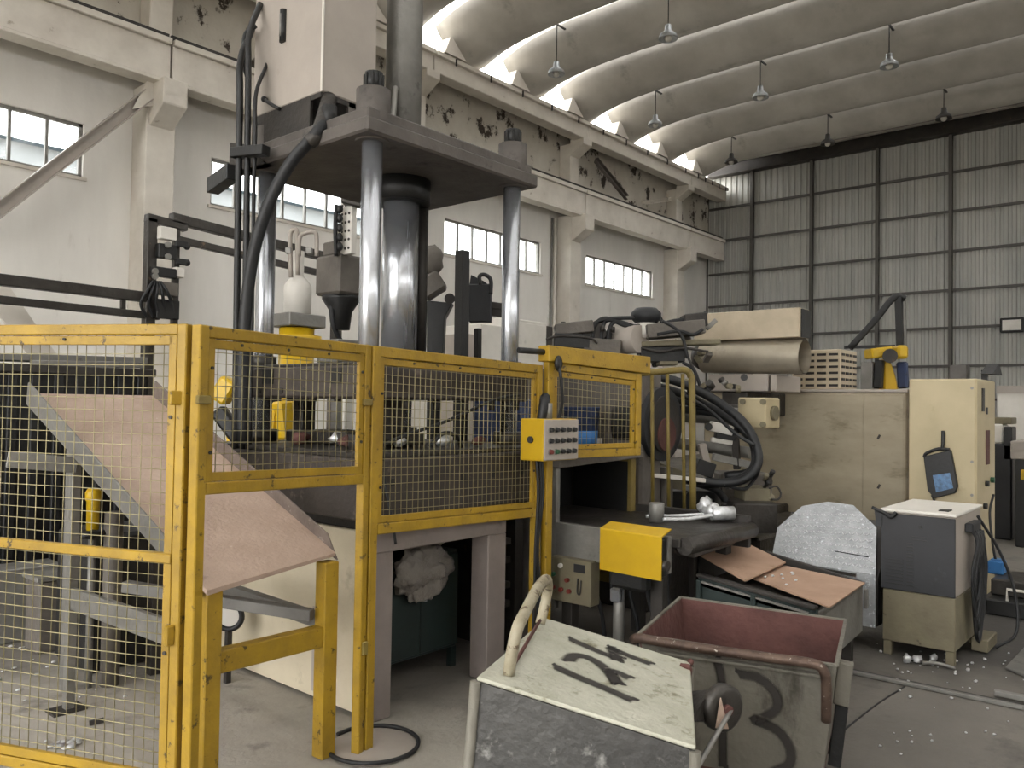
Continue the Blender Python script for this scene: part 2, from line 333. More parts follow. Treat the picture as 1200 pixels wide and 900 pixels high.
# pillars with corbels -------------------------------------------------
ZB, ZR = 6.66, 7.33      # crane beam soffit and top
YF = 12.5                # face of the crane beam
for i, x in enumerate(CX):
    c = thing('pillar', (x, YW, 0), 'concrete wall pillar carrying the crane beam', kind='structure', group='wall pillars')
    box(x - .24, x + .24, YW - .5, YW, 0, ZB).build('shaft', 'concrete_beam', c, .015)
    box(x - .19, x + .19, YW - .42, YW - .05, ZR, 8.6).build('upper_shaft', 'concrete_beam', c, .015)
    h = .3
    MB().prism([(x - .2, YW - .45, ZB - .72), (x - .2, YF - .16, ZB - .42), (x - .2, YF - .16, ZB - .01), (x - .2, YW - .45, ZB - .01)], (.4, 0, 0)).build('corbel', 'concrete_beam', c, .015)
    MB().prism([(x - .2, YW - .4, 8.25), (x - .2, YF - .05, 8.52), (x - .2, YF - .05, 8.7), (x - .2, YW - .4, 8.7)], (.4, 0, 0)).build('head_corbel', 'concrete_beam', c, .015)
MB().cyl((CX[3] - .34, YW - .06, 0), (CX[3] - .34, YW - .06, 6.6), .05, n=10).build('downpipe', 'concrete_beam', wl)
MB().cyl((CX[3] - .46, YW - .05, 0), (CX[3] - .46, YW - .05, 6.6), .03, n=10).build('downpipe', 'galv', wl)
# crane beams, one per bay ---------------------------------------------
ends = [XE] + [c for c in CX] + [XB - .2]
for i in range(len(ends) - 1):
    a, b = ends[i] + .02, ends[i + 1] - .02
    c = thing('crane_beam', ((a + b) / 2, YF, ZB), 'concrete crane runway beam along the side wall', kind='structure', group='crane runway beams')
    mb = MB(); mb.box(a, b, YF, YF + .3, ZB, ZR - .1); mb.build('web', 'concrete_beam', c, .012)
    box(a, b, YF - .06, YF + .62, ZR - .1, ZR).build('flange', 'concrete_beam', c, .01)
    box(a, b, YF - .02, YF + .3, ZB - .05, ZB).build('bottom_edge', 'concrete_beam', c, .008)
    box(a, b, YF + .06, YF + .12, ZR, ZR + .1).build('rail', 'dark_steel', c)
    n = int((b - a) / .75); clip = None
    for k in range(n):
        x = a + (k + .5) * (b - a) / n
        if clip is None: clip = box(x - .06, x + .06, YF - .03, YF + .04, ZR, ZR + .035).build('rail_clip', 'dark_steel', c); x0 = x
        else: piece(clip, c, (x - x0, 0, 0))
# top beam under the roof
tb = thing('trim_1', (8, 12.6, 8.7), 'concrete eaves beam under the roof shells', kind='structure')
for i in range(len(ends) - 1):
    box(ends[i] + .01, ends[i + 1] - .01, 12.45, 12.8, 8.66, 9.06).build('beam', 'concrete_beam', tb, .015)
    box(ends[i] + .01, ends[i + 1] - .01, 12.36, 12.85, 9.0, 9.1).build('ledge', 'concrete_beam', tb, .01)
    for k in range(5):
        x = ends[i] + (k + .5) * (ends[i + 1] - ends[i]) / 5; box(x - .012, x + .012, 12.33, 12.365, 8.93, 9.08).build('drip_hook', 'dark_steel', tb)
box(XE, XB, 12.8, YW + .3, 9.1, 9.14).build('eaves_light_stop', 'concrete_beam', tb)  # added slab, keeps sky light off the upper wall
# diagonal braces on the wall
def brace(name, p, q, w, lab, mat='concrete_beam'):
    c = thing(name, (p.x, p.y, p.z), lab, 'brace'); dd = (q - p).normalized()
    MB().bar(p, q, w, .02, (0, -1, 0)).build('web', mat, c); 
    off = V((0, -1, 0)).cross(dd).normalized()
    for sgn in (-1, 1): MB().bar(p + off * sgn * w / 2 + V((0, -.05, 0)), q + off * sgn * w / 2 + V((0, -.05, 0)), .02, .1, (0, -1, 0)).build('flange', mat, c)
    return c
p, q = gy(-25, 264, 12.75), gy(172, 112, 12.75)
c = brace('wall_brace', p, q, .17, 'pale steel channel brace rising diagonally to the pillar corbel at far left', 'tank_paint')
MB().prism([q + V((-.25, -.08, -.3)), q + V((.2, -.08, -.1)), q + V((.2, -.08, .35)), q + V((.0, -.08, .3))], (0, .03, 0)).build('gusset_plate', 'concrete_beam', c)
brace('wall_brace', gy(697, 188, 12.95), gy(733, 232, 12.95), .14, 'short dark rusty brace across the peeling upper wall strip', 'machine_grey')
brace('wall_brace', gy(752, 238, 12.95), gy(783, 234, 12.95), .1, 'short pale bar at the right end of the peeling strip')
# electrical conduit band lines on the wall
# pale building across the yard, seen through the windows
nb = thing('warehouse', (2, 34, 0), 'pale warehouse with a blue-grey roof outside the windows', 'building')
box(-12, 29, 34, 50, 0, 11.2).build('wall', 'far_wall', nb)
MB().prism([(-13, 33.5, 11.2), (-13, 51, 11.2), (-13, 42, 13.2)], (43, 0, 0)).build('roof', 'roof_far', nb)
# roof shells ------------------------------------------------------------
cl = thing('ceiling', (8, 2, 9.1), 'roof of curved concrete trough shells with daylight gaps', kind='structure')
PIT = 2.2; X0 = 11.85; ZBEL = 9.12; SAG = .6
def arch(y): return .42 * (1 - min(1, abs((y - 1.7) / 10.9)) ** 12)
def shell_mesh():
    m = MB(); n = 14; ys = [12.62, 12.4, 12.1, 11.7, 11.2, 10.6, 10, 9, 7.5, 6, 3, 0, -3, -6, -9.2]; hw = PIT / 2 - .125
    for th in (0, .09):
        for y in ys:
            for i in range(n + 1):
                e = -1 + 2 * i / n; m.v.append(V((e * hw, y, SAG * (abs(e) ** 1.9) + th + arch(y))))
    R = n + 1; K = R * len(ys)
    for j in range(len(ys) - 1):
        for i in range(n):
            a = j * R + i; m.f.append([a, a + 1, a + R + 1, a + R]); m.sm.append(True); m.f.append([K + a, K + a + R, K + a + R + 1, K + a + 1]); m.sm.append(True)
        for i in (0, n):
            a = j * R + i; m.f.append([a, a + R, K + a + R, K + a]); m.sm.append(False)
    for j in (0, len(ys) - 1):
        for i in range(n):
            a = j * R + i; m.f.append([a, a + 1, K + a + 1, K + a]); m.sm.append(False)
    return m
first = None
for k in range(-9, 6):
    xc = X0 + PIT * (k + .5)
    if first is None:
        m = shell_mesh(); m.v = [p + V((xc, 0, ZBEL)) for p in m.v]; first = m.build('roof_shell', 'shell', cl); fx = xc
        w = MB().prism([(xc - .95, 12.32, ZBEL - .01), (xc - .3, 12.32, ZBEL - .01), (xc - .5, 12.32, ZBEL + .16), (xc - .72, 12.32, ZBEL + .36), (xc - .8, 12.32, ZBEL + .36)], (0, .26, 0)); fw = w.build('end_wedge', 'concrete_beam', cl)
    else: piece(first, cl, (xc - fx, 0, 0)); piece(fw, cl, (xc - fx, 0, 0))
box(24.9, XB + .2, YR, YW, 10.18, 10.3).build('closing_slab', 'shell', cl)
# back wall ----------------------------------------------------------------
wb = thing('wall_back', (XB, 2, 0), 'corrugated sheet metal end wall on a grid of steel posts and girts', kind='structure')
PY = [11.57 - 2.0 * k for k in range(-1, 11)]
PY[0] = 13.2
ZG = [1.0, 1.95, 2.9, 4.0, 5.08, 6.2, 7.35, 8.48]
def sheet(y0, y1, z0, z1):
    m = MB(); n = max(2, int(round((y1 - y0) / .2))); w = (y1 - y0) / n; pr = [(0, 0), (.42, 0), (.55, .035), (.87, .035)]
    pts = [(y0 + (i + a) * w, XB + b) for i in range(n) for a, b in pr] + [(y1, XB)]
    for y, x in pts: m.v += [V((x, y, z0)), V((x, y, z1))]
    for i in range(len(pts) - 1): m.f.append([2 * i, 2 * i + 2, 2 * i + 3, 2 * i + 1]); m.sm.append(False)
    return m
for i in range(len(PY) - 1):
    y1, y0 = PY[i], PY[i + 1]; zz = [0] + ZG + [9.62]
    for j in range(len(zz) - 1): sheet(y0, y1, zz[j], zz[j + 1]).build('sheet_panel', 'tin', wb)
    for z in ZG: box(XB - .07, XB - .002, y0 + .05, y1 - .05, z - .035, z + .035).build('girt', 'girt', wb)
    box(XB - .16, XB - .01, y0 - .045, y0 + .045, 0, 9.62).build('post', 'girt', wb)
box(XB + .06, XB + .12, YR, YW, 0, 11).build('backing', 'girt', wb)
box(XB - .32, XB + .02, YR, YW - .2, 9.55, 9.6).build('top_beam', 'dark_steel', wb); box(XB - .2, XB - .12, YR, YW - .2, 9.6, 9.95).build('top_beam', 'dark_steel', wb); box(XB - .32, XB + .02, YR, YW - .2, 9.95, 10.0).build('top_beam', 'shell', wb)
# far side wall outside the picture, added for shade, windows narrowed against side light
wr = thing('wall_right', (8, YR, 0), 'unseen whitewashed wall on the far side of the hall, added for shade', kind='structure')
mb = MB().box(XE, XB, YR - .25, YR, 0, 4.6).box(XE, XB, YR - .25, YR, 5.5, 9.9)
for k in range(6): x = XE + k * 6.5; mb.box(x, x + 1.2, YR - .25, YR, 4.6, 5.5)
mb.build('plaster', 'wall', wr)
wf = thing('wall_front', (XE, 2, 0), 'unseen whitewashed end wall behind the viewer with a wide open gateway, added to cut daylight', kind='structure')  # unseen wall, added to cut the daylight arriving from behind the viewer
mb = MB().box(XE - .25, XE, YR, -3.5, 0, 9.9).box(XE - .25, XE, 7.5, YW, 0, 9.9).box(XE - .25, XE, -3.5, 7.5, 6.5, 9.9); mb.build('plaster', 'wall', wf)
# pendant lamps ---------------------------------------------------------------
rows = [(24.0, [(857, 187), (970, 165), (1106, 135)]), (19.5, [(768, 143), (891, 110), (1042, 73)]), (15.0, [(652, 82), (783, 40)])]
LAB = ['left of three dark lamps near the corrugated wall', 'middle of three dark lamps near the corrugated wall', 'right of three dark lamps near the corrugated wall',
       'left of three white lamps in the middle row under the roof', 'middle of three white lamps in the middle row under the roof', 'right of three white lamps in the middle row under the roof',
       'left lamp of the nearest pair under the roof', 'right lamp of the nearest pair under the roof']
li = 0
for X, pp in rows:
    for p in pp:
        q = gx(p[0], p[1], X); top = ZBEL + .55
        if q.z > ZBEL - .15: q = q * ((ZBEL - .2 - EYE) / (q.z - EYE)); q.z = ZBEL - .2
        l = thing('pendant_lamp', (q.x, q.y, q.z), LAB[li], 'lamp', 'pendant lamps hanging from the roof shells'); li += 1
        k = round((q.x - X0) / PIT); e = abs((q.x - X0) / PIT - .5 - math.floor((q.x - X0) / PIT)) * 2; zt = ZBEL + SAG * e ** 1.9 + arch(q.y)
        MB().cyl((q.x, q.y, q.z + .1), (q.x, q.y, zt), .012, n=6).build('cord', 'dark_steel', l); box(q.x - .3, q.x + .3, q.y - .02, q.y + .02, zt, zt + .03).build('hanger_bar', 'dark_steel', l)
        wm = 'dark_steel' if X > 23 else 'silver'
        MB().lathe([(.0, .19), (.06, .18), (.075, .06), (.17, -.02), (.19, -.1), (.175, -.1), (.0, -.02)], (q.x, q.y, q.z), n=18).build('lamp_shade', wm, l)
        MB().ball((q.x, q.y, q.z - .08), .075).build('bulb', 'white_paint', l)
# flood light on back wall
p = gx(1186, 381, XB - .4)
l = thing('floodlight', p, 'small square floodlight on the corrugated wall at far right', 'floodlight')
box(p.x - .05, p.x + .1, p.y - .28, p.y + .28, p.z - .2, p.z + .2).build('housing', 'black', l, .02); box(p.x - .06, p.x - .045, p.y - .22, p.y + .22, p.z - .14, p.z + .14).build('lens', 'white_paint', l)
box(p.x + .1, p.x + .22, p.y - .04, p.y + .04, p.z - .05, p.z + .05).build('bracket', 'black', l)
# ================================================================== SAFETY FENCE
C1 = V((1.43, 2.68, 0)); C2 = V((2.41, 2.95, 0)); C3 = V((3.87, 3.10, 0))
def lerp(a, b, t): return a + (b - a) * t
def fence_panel(name, label, A, B, zA, zB, bA, bB, gA=0., gB=0., mid=None, cell=(.041, .04), tw=.05, mat='yellow', stileA=True, stileB=True, low=None):
    """framed mesh panel from A to B; z = top, b = underside of the lower rail, g = foot of each stile"""
    d = (B - A).normalized(); n = V((d.y, -d.x, 0)); L = (B - A).length
    r = thing(name, (A.x, A.y, 0), label, 'fence')
    def at(s, z): return A + d * s + V((0, 0, z))
    zt = lambda s: zA + (zB - zA) * s / L
    zb = lambda s: bA + (bB - bA) * s / L
    def stile(s, g): MB().bar(at(s, g), at(s, zt(s)), tw, tw, n).build('stile', mat, r, .004)
    if stileA: stile(tw / 2, gA)
    if stileB: stile(L - tw / 2, gB)
    h = tw / 2
    MB().bar(at(tw, zt(0) - h), at(L - tw, zt(L) - h), tw * .9, tw).build('top_rail', mat, r, .004)
    MB().bar(at(tw, zb(0) + h), at(L - tw, zb(L) + h), tw * .9, tw).build('bottom_rail', mat, r, .004)
    f = .032; o = n * -.004
    a0, a1 = tw + f / 2 + .004, L - tw - f / 2 - .004
    MB().bar(at(a0, zb(0) + tw) - o, at(a0, zt(0) - tw) - o, .02, f, d).build('inner_strip', mat, r, .002)
    MB().bar(at(a1, zb(L) + tw) - o, at(a1, zt(L) - tw) - o, .02, f, d).build('inner_strip', mat, r, .002)
    MB().bar(at(a0, zt(a0) - tw - f / 2 - .004) - o, at(a1, zt(a1) - tw - f / 2 - .004) - o, .02, f).build('inner_strip', mat, r, .002)
    MB().bar(at(a0, zb(a0) + tw + f / 2 + .004) - o, at(a1, zb(a1) + tw + f / 2 + .004) - o, .02, f).build('inner_strip', mat, r, .002)
    if mid is not None: MB().bar(at(tw, mid[0]) + n * .012, at(L - tw, mid[1]) + n * .012, .025, .034).build('mid_rail', mat, r, .003)
    m = MB(); s = a0; rnd = random.Random(len(label))
    while s < a1:
        m.tube([at(s, zb(s) + tw), at(s + rnd.uniform(-.004, .004), (zb(s) + zt(s)) / 2) + n * rnd.uniform(-.004, .004), at(s, zt(s) - tw)], .0018, 4, 1); s += cell[0]
    z = cell[1] * .5
    while z < zt(0) - zb(0) - 2 * tw:
        t = z / (zt(0) - zb(0) - 2 * tw); q0 = at(a0, lerp(zb(0) + tw, zt(0) - tw, t)); q1 = at(a1, lerp(zb(L) + tw, zt(L) - tw, t))
        m.tube([q0, lerp(q0, q1, .3) + V((0, 0, rnd.uniform(-.005, .004))), lerp(q0, q1, .7) + V((0, 0, rnd.uniform(-.006, .004))), q1], .0019, 4, 2); z += cell[1]
    m.build('wire_mesh', 'wire', r, kind='stuff')
    for s, k in ((a0, .25), (a0, .75), (a1, .3), (a1, .8)): 
        q = at(s, lerp(zb(s), zt(s), k)); MB().cyl(q + n * .008, q + n * .02, .007, n=6).build('bolt', 'dark_steel', r)
    for k in (.2, .45, .7): 
        s = L * k; q = at(s, zt(s) - tw - f / 2); MB().cyl(q + n * .008, q + n * .02, .006, n=6).build('bolt', 'dark_steel', r)
    return r, at, n, L
# gate swung out to the left
gd_dir = V((-.44, .898, 0)).normalized(); C0 = C1 + gd_dir * 1.75
def hz(px, py, p): return upz(px, py, p)
def hit(px, A, B):
    """point of the vertical plane A-B seen at picture column px"""
    best = min((abs(hpx(lerp(A, B, t / 400)) - px), t) for t in range(-100, 501))[1]; return lerp(A, B, best / 400)
def hpx(p): q = p - EYEP; return 600 + FPX * q.dot(RT) / q.dot(FW)
pL = hit(3, C0, C1); pR = hit(205, C0, C1)
lenG = (C1 - C0).length
def ext(pxa, ya, pxb, yb):
    a = hit(pxa, C0, C1); b = hit(pxb, C0, C1); za, zb_ = upz(pxa, ya, a), upz(pxb, yb, b); sa, sb = (a - C0).length, (b - C0).length
    k = (zb_ - za) / (sb - sa); return za - k * sa, za + k * (lenG - sa)
tz = ext(3, 380, 205, 379); mz = ext(3, 636, 205, 655); bz = ext(3, 886, 95, 903)
r, at, n, L = fence_panel('mesh_gate', 'yellow wire mesh gate with a mid rail standing open at far left', C0, C1 + gd_dir * .03, tz[0], tz[1], bz[0] - .03, bz[1] - .03, .1, 0, mid=mz, tw=.038)
MB().cyl(at(L - .2, .0), at(L - .2, .0) + V((0, 0, .01)), .01, n=6)
box_ = at(L * .5, 0); MB().bar(at(.35, 0), at(.35, bz[0]), .05).build('foot', 'yellow_old', r, .004)
hp = at(L - .03, 1.58) + n * .03; MB().bar(hp, hp + V((0, 0, .05)), .045, .02).build('hinge', 'yellow', r, .004)
hp = at(L - .03, .75) + n * .03; MB().bar(hp, hp + V((0, 0, .07)), .03, .02).build('hinge', 'yellow', r, .004)
z1, z2, z3 = upz(236, 381, C1), upz(441, 405, C2), upz(632, 428, C3)
b1, b2 = upz(240, 580, C1), upz(425, 566, C2)
r, at, n, L = fence_panel('safety_fence', 'yellow mesh panel on tall posts above the pink chute', C1 + V((-.012, -.012, 0)), C2, z1, z2, b1, b2, tw=.043)
for s in (.01, L - .04): q = at(s, 1.6) + n * .026; MB().bar(q - V((.02, 0, 0)), q + V((.03, 0, 0)), .02, .03).build('latch', 'yellow_old', r, .003)
q = at(L - .02, .45) + n * .028; MB().bar(q, q + V((0, 0, .06)), .03, .015).build('latch', 'yellow_old', r, .003)
b1, b2 = upz(440, 628, C2), upz(622, 604, C3)
r, at, n, L = fence_panel('safety_fence', 'yellow mesh panel in front of the press table, joined to the button box', C2 + (C3 - C2).normalized() * .012, C3, z2, z3, b1, b2, 0, 0)
# narrow panel with the box header above the conveyor tunnel
C4 = V((4.74, 2.93, 0)); C3b = C3 + V((.035, -.02, 0))
zt0, zt1 = upz(645, 424, C3b), upz(745, 438, C4)
r, at, n, L = fence_panel('safety_fence', 'narrow yellow mesh panel with a thick header box beside the button box', C3b, C4, zt0, zt1, 1.27, 1.27, 0.0, 1.27, cell=(.041, .046))
h0, h1 = upz(641, 405, C3b), upz(757, 418, C4)
MB().hexa([at(-.02, zt0 + .002) - n * .05, at(-.02, zt0 + .002) + n * .05, at(L + .06, zt1 + .002) + n * .05, at(L + .06, zt1 + .002) - n * .05],
          [at(-.02, h0) - n * .05, at(-.02, h0) + n * .05, at(L + .06, h1) + n * .05, at(L + .06, h1) - n * .05]).build('header_box', 'yellow', r, .004)
q = at(.05, zt0 - .0) + n * .06
MB().ball(q + V((0, 0, -.01)), .045, .7, .5, 1.1).build('cable_gland', 'black', r)
MB().tube([q, q + V((.0, -.02, -.1)), q + V((.03, -.01, -.25)), at(.06, 1.5) + n * .05], .011, 6).build('cable', 'rubber', r)
MB().cyl(at(-.22, h0 - .04), at(0, h0 - .04), .018, n=8).build('stub', 'black', r)

# ------------------------------------------------------------------ button box on the fence post
p0 = gy(637, 490, 2.86); zb_, zt_ = upz(640, 541, (p0.x, 2.86)), upz(640, 491, (p0.x, 2.86))
xe = gy(677, 500, 2.86).x; xs_ = p0.x
bx_ = thing('button_box', (xs_, 2.86, zb_), 'grey and yellow operator box with three rows of buttons on the fence post', 'control box')
box(xs_, xe, 2.86, 3.03, zb_, zt_).build('housing', 'yellow_clean', bx_, .006)
box(xs_ + .004, xe - .002, 2.852, 2.862, zb_ + .004, zt_ - .004).build('face_plate', 'tank_paint', bx_, .003)
for i in range(5):
    for j in range(3):
        x = xs_ + (xe - xs_) * (.16 + .17 * i); z = zb_ + (zt_ - zb_) * (.22 + .26 * j)
        k = MB().cyl((x, 2.855, z), (x, 2.832, z), .0135, n=10).build('button', ['red_btn', 'black', 'green_btn', 'black', 'black'][(i * 2 + j) % 5] if j == 0 else 'black', bx_)
        MB().cyl((x, 2.856, z), (x, 2.848, z), .018, n=10).build('collar', 'galv', k)
MB().cyl((xs_ - .012, 2.95, (zb_ + zt_) / 2), (xs_, 2.95, (zb_ + zt_) / 2), .02, n=10).build('lock', 'dark_steel', bx_)
for k, (dx, r_) in enumerate(((.03, .009), (.055, .008), (.075, .01))):
    x = xs_ + dx; MB().tube([(x, 2.93, zb_ + .01), (x + .005, 2.92, zb_ - .2), (x - .012 * k, 2.93, zb_ - .5), (x + .01, 2.94, .5), (x, 2.95, .02)], r_, 6).build('cable', 'rubber', bx_)
MB().tube([(xs_ + .07, 2.93, zt_ - .01), (xs_ + .075, 2.92, zt_ + .06), (xs_ + .1, 2.93, zt_ + .12), (xs_ + .13, 2.95, zt_ + .1), (xs_ + .14, 2.95, zt_ - .01)], .03, 8).build('conduit', 'black', bx_)
MB().cyl((xs_ + .1, 2.9, zt_), (xs_ + .1, 2.9, zt_ + .09), .02, n=10).build('plug', 'galv', bx_)

# ================================================================== CHUTE
ch = thing('chute', (1.97, 3.0, 0), 'sloping sheet metal chute with pinkish worn liner and yellow legs behind the mesh gate', 'chute')
XL, XR = 1.63, 2.31
ylo, zlo, yhi, zhi = 2.96, .875, 4.85, 1.62
def chz(y): return zlo + (zhi - zlo) * (y - ylo) / (yhi - ylo)
MB().hexa([(XL, ylo - .03, zlo - .03), (XR, ylo + .07, zlo + .02), (XR, yhi, zhi - .02), (XL, yhi, zhi - .02)], [(XL, ylo - .03, zlo - .01), (XR, ylo + .07, zlo + .035), (XR, yhi, zhi), (XL, yhi, zhi)]).build('liner', 'pink_liner', ch)
MB().hexa([(XL - .012, ylo + .0, zlo - .05), (XL, ylo + .0, zlo - .05), (XL, yhi, zhi - .06), (XL - .012, yhi, zhi - .06)], [(XL - .012, ylo + .03, zlo + .05), (XL, ylo + .03, zlo + .05), (XL, yhi - .02, zhi + .06), (XL - .012, yhi - .02, zhi + .06)]).build('side_rail', 'grey_paint', ch, .003)
MB().hexa([(XR, ylo + .06, zlo + .0), (XR + .012, ylo + .06, zlo + .0), (XR + .012, yhi, zhi - .06), (XR, yhi, zhi - .06)], [(XR, ylo + .14, zlo + .115), (XR + .012, ylo + .14, zlo + .115), (XR + .012, yhi - .02, zhi + .09), (XR, yhi - .02, zhi + .09)]).build('side_rail', 'chute_rail', ch, .003)
box(XL + .015, XL + .085, ylo + .0, ylo + .07, 0, zlo - .02).build('leg', 'yellow', ch, .004)
box(XR - .075, XR + .0, ylo + .04, ylo + .115, 0, zlo + .0).build('leg', 'yellow', ch, .004)
MB().bar((XL + .07, ylo + .04, .56), (XR - .075, ylo + .08, .545), .06, .09).build('crossbar', 'yellow', ch, .004)
MB().bar((XR - .04, ylo + .12, .6), (XR - .04, ylo + 1.1, .62), .05, .06).build('side_bar', 'grey_paint', ch, .003)
MB().bar((XR - .1, ylo + .1, .64), (XL + .1, ylo + .9, .72), .05, .05).build('side_bar', 'grey_paint', ch, .003)
q = gz(80, 832)
MB().bar((q.x, q.y, 0), (q.x, q.y, chz(q.y) - .03), .045, .045).build('leg', 'galv', ch, .003)
box(q.x - .09, q.x + .07, q.y - .06, q.y + .06, 0, .012).build('foot_plate', 'dark_steel', ch)
a = gx(82, 700, q.x); b = gd(205, 752, 3.6); b = V((q.x + .02, 3.25, upz(205, 752, (q.x + .02, 3.25))))
MB().bar(a, b, .03, .11).build('side_bar', 'galv', ch, .003)
MB().bar((q.x, q.y - .02, upz(80, 545, q)), (q.x - .3, q.y + .05, upz(40, 537, q)), .03, .08).build('side_bar', 'galv', ch, .003)
MB().bar((q.x + .1, q.y + .3, 0), (q.x + .1, q.y + .3, chz(q.y + .3) - .05), .05, .05).build('leg', 'galv', ch, .003)
box(XR - .07, XR, q.y + .2, q.y + .27, 0, chz(q.y + .2) - .03).build('leg', 'dark_steel', ch, .003)
# base sheet with cable at the post foot
p = gz(425, 880)
bs_ = MB().lathe([(.0, .004), (.2, .004), (.21, .0), (.2, .006), (.0, .006)], (p.x + .06, p.y, .003), n=20); one(bs_, 'floor_disc', 'tank_paint', 'round pale sheet on the floor around the post foot', 'sheet', (p.x + .06, p.y, 0))
one(MB().tube([(p.x + .06 + .21 * math.cos(t * .45), p.y + .21 * math.sin(t * .45), .016) for t in range(-9, 5)], .01, 6), 'floor_cable', 'rubber', 'black cable curled on the floor around the fence post foot', 'cable', (p.x, p.y, 0))

# ================================================================== HYDRAULIC PRESS
PF, PR_, PL_, PB = V((2.87, 3.51, 0)), V((4.06, 3.51, 0)), V((2.87, 4.54, 0)), V((4.06, 4.54, 0))
ps = thing('hydraulic_press', (3.46, 4.02, 0), 'tall four-column hydraulic press with oil tank on its crown', 'press')
# base: cream side panel, grey portal front
box(2.65, 2.69, 3.19, 4.6, .02, .94).build('side_panel', 'cream_base', ps, .004)
box(2.648, 2.655, 3.62, 3.66, .05, .5).build('panel_seam', 'tank_paint', ps)
box(2.655, 2.78, 3.165, 3.3, 0, .84).build('portal_leg', 'portal_paint', ps, .006)
box(3.5, 3.66, 3.165, 3.3, 0, .84).build('portal_leg', 'portal_paint', ps, .006)
box(2.655, 3.66, 3.165, 3.3, .84, 1.0).build('portal_lintel', 'portal_paint', ps, .006)
box(2.7, 4.1, 4.5, 4.6, 0, 1.0).build('rear_panel', 'dark_steel', ps)
box(4.02, 4.1, 3.4, 4.5, 0, 1.0).build('side_panel', 'dark_steel', ps)
box(2.7, 4.02, 3.31, 4.5, .93, .99).build('underplate', 'dark_steel', ps)
for z in (.3, .42, .58, .7): box(3.68, 4.0, 3.42, 3.46, z, z + .04).build('rib', 'oily_steel', ps)
# table
tb_ = box(2.6, 4.12, 3.2, 4.75, 1.0, 1.31).build('table', 'slide_steel', ps, .01)
box(2.64, 4.1, 3.24, 4.7, 1.31, 1.34).build('bolster', 'oily_steel', ps, .006)
for i in range(6): box(2.78 + i * .26, 2.81 + i * .26, 3.192, 3.202, 1.17, 1.21).build('bolt_hole', 'black', tb_)
# moving slide
sl = box(2.74, 4.13, 3.4, 4.68, 1.62, 1.8).build('slide', 'slide_steel', ps, .012)
box(2.78, 4.11, 3.43, 4.64, 1.8, 1.82).build('slide_cap', 'oily_steel', ps, .006)
for y in (4.28, 3.62): box(2.732, 2.745, y - .055, y + .055, 1.70, 1.785).build('square_hole', 'black', sl)
for i in range(6): y = 3.45 + i * .23; MB().cyl((2.80, y, 1.6), (2.80, y, 1.64), .022, n=8).build('bolt', 'dark_steel', sl); MB().cyl((2.733, y, 1.66), (2.745, y, 1.66), .02, n=8).build('bolt', 'dark_steel', sl)
for i in range(6): x = 2.86 + i * .24; MB().cyl((x, 3.45, 1.56), (x, 3.45, 1.63), .024, n=8).build('bolt', 'dark_steel', sl)
for q in (PF, PR_, PL_, PB):
    MB().cyl(q + V((0, 0, 1.3)), q + V((0, 0, 3.1)), .0575, n=28).build('column', 'chrome', ps)
    MB().cyl(q + V((0, 0, 1.81)), q + V((0, 0, 1.88)), .08, n=24).build('bushing', 'oily_steel', ps)
    MB().cyl(q + V((0, 0, 1.33)), q + V((0, 0, 1.42)), .1, n=24).build('bushing', 'oily_steel', ps)
# die halves between slide and table
box(2.95, 3.35, 3.55, 4.4, 1.35, 1.42).build('die_plate', 'oily_steel', ps, .006); box(3.0, 3.25, 3.62, 3.7, 1.42, 1.62).build('die_post', 'oily_steel', ps, .004)
box(3.0, 3.1, 4.3, 4.4, 1.42, 1.62).build('die_post', 'oily_steel', ps, .004)
for k, (x, y, s) in enumerate(((2.9, 3.7, .05), (3.1, 3.5, .04), (2.85, 4.1, .05), (3.4, 3.45, .045), (3.65, 3.4, .04), (3.0, 3.9, .06))):
    MB().ball((x, y, 1.355 + s * .5), s, 1.3, .9, .7, 8, 6, .25, k).build('scrap_lump', 'chips' if k % 2 else 'rust', ps)
MB().tube([(2.72, 3.25, 1.36), (2.95, 3.3, 1.42), (3.3, 3.32, 1.5), (3.75, 3.35, 1.63), (4.0, 3.36, 1.66)], .011, 6).build('hose', 'rubber', ps)
MB().tube([(3.15, 3.3, 1.36), (3.25, 3.3, 1.43), (3.38, 3.32, 1.41), (3.45, 3.35, 1.34)], .013, 6).build('hose', 'rubber', ps)
MB().tube([(2.72, 3.22, 1.5), (2.74, 3.2, 1.2), (2.76, 3.16, 1.0), (2.77, 3.14, .88)], .008, 6).build('cable', 'rubber', ps)
# crown
cr = box(2.73, 4.19, 3.39, 4.69, 3.05, 3.135).build('crown', 'crown', ps, .012)
box(2.76, 4.16, 3.42, 4.66, 3.135, 3.2).build('crown_top', 'crown', ps, .01)
for q in (PF, PR_, PL_, PB):
    k = MB().cyl(q + V((0, 0, 3.04)), q + V((0, 0, 3.33)), .095, n=26).build('column_nut', 'crown', ps)
    MB().cyl(q + V((0, 0, 3.33)), q + V((0, 0, 3.43)), .05, n=16).build('nut_cap', 'black', k)
    for j in range(8): a_ = j * math.pi / 4; MB().bar(q + V((.05 * math.cos(a_), .05 * math.sin(a_), 3.34)), q + V((.05 * math.cos(a_), .05 * math.sin(a_), 3.42)), .012).build('nut_rib', 'black', k)
RC = V((3.52, 4.0, 0))
MB().cyl(RC + V((0, 0, 2.9)), RC + V((0, 0, 3.06)), .19, n=30).build('gland', 'black', ps)
MB().cyl(RC + V((0, 0, 1.8)), RC + V((0, 0, 2.95)), .118, n=40).build('ram', 'chrome', ps)
for dx, dy, r_ in ((.17, -.02, .035), (.24, .06, .045)): MB().cyl(RC + V((dx, dy, 1.8)), RC + V((dx, dy, 3.06)), r_, n=16).build('guide_rod', 'dark_steel', ps)
MB().cyl(RC + V((0, 0, 3.19)), RC + V((0, 0, 5.2)), .118, n=36).build('ram_cylinder', 'galv', ps)
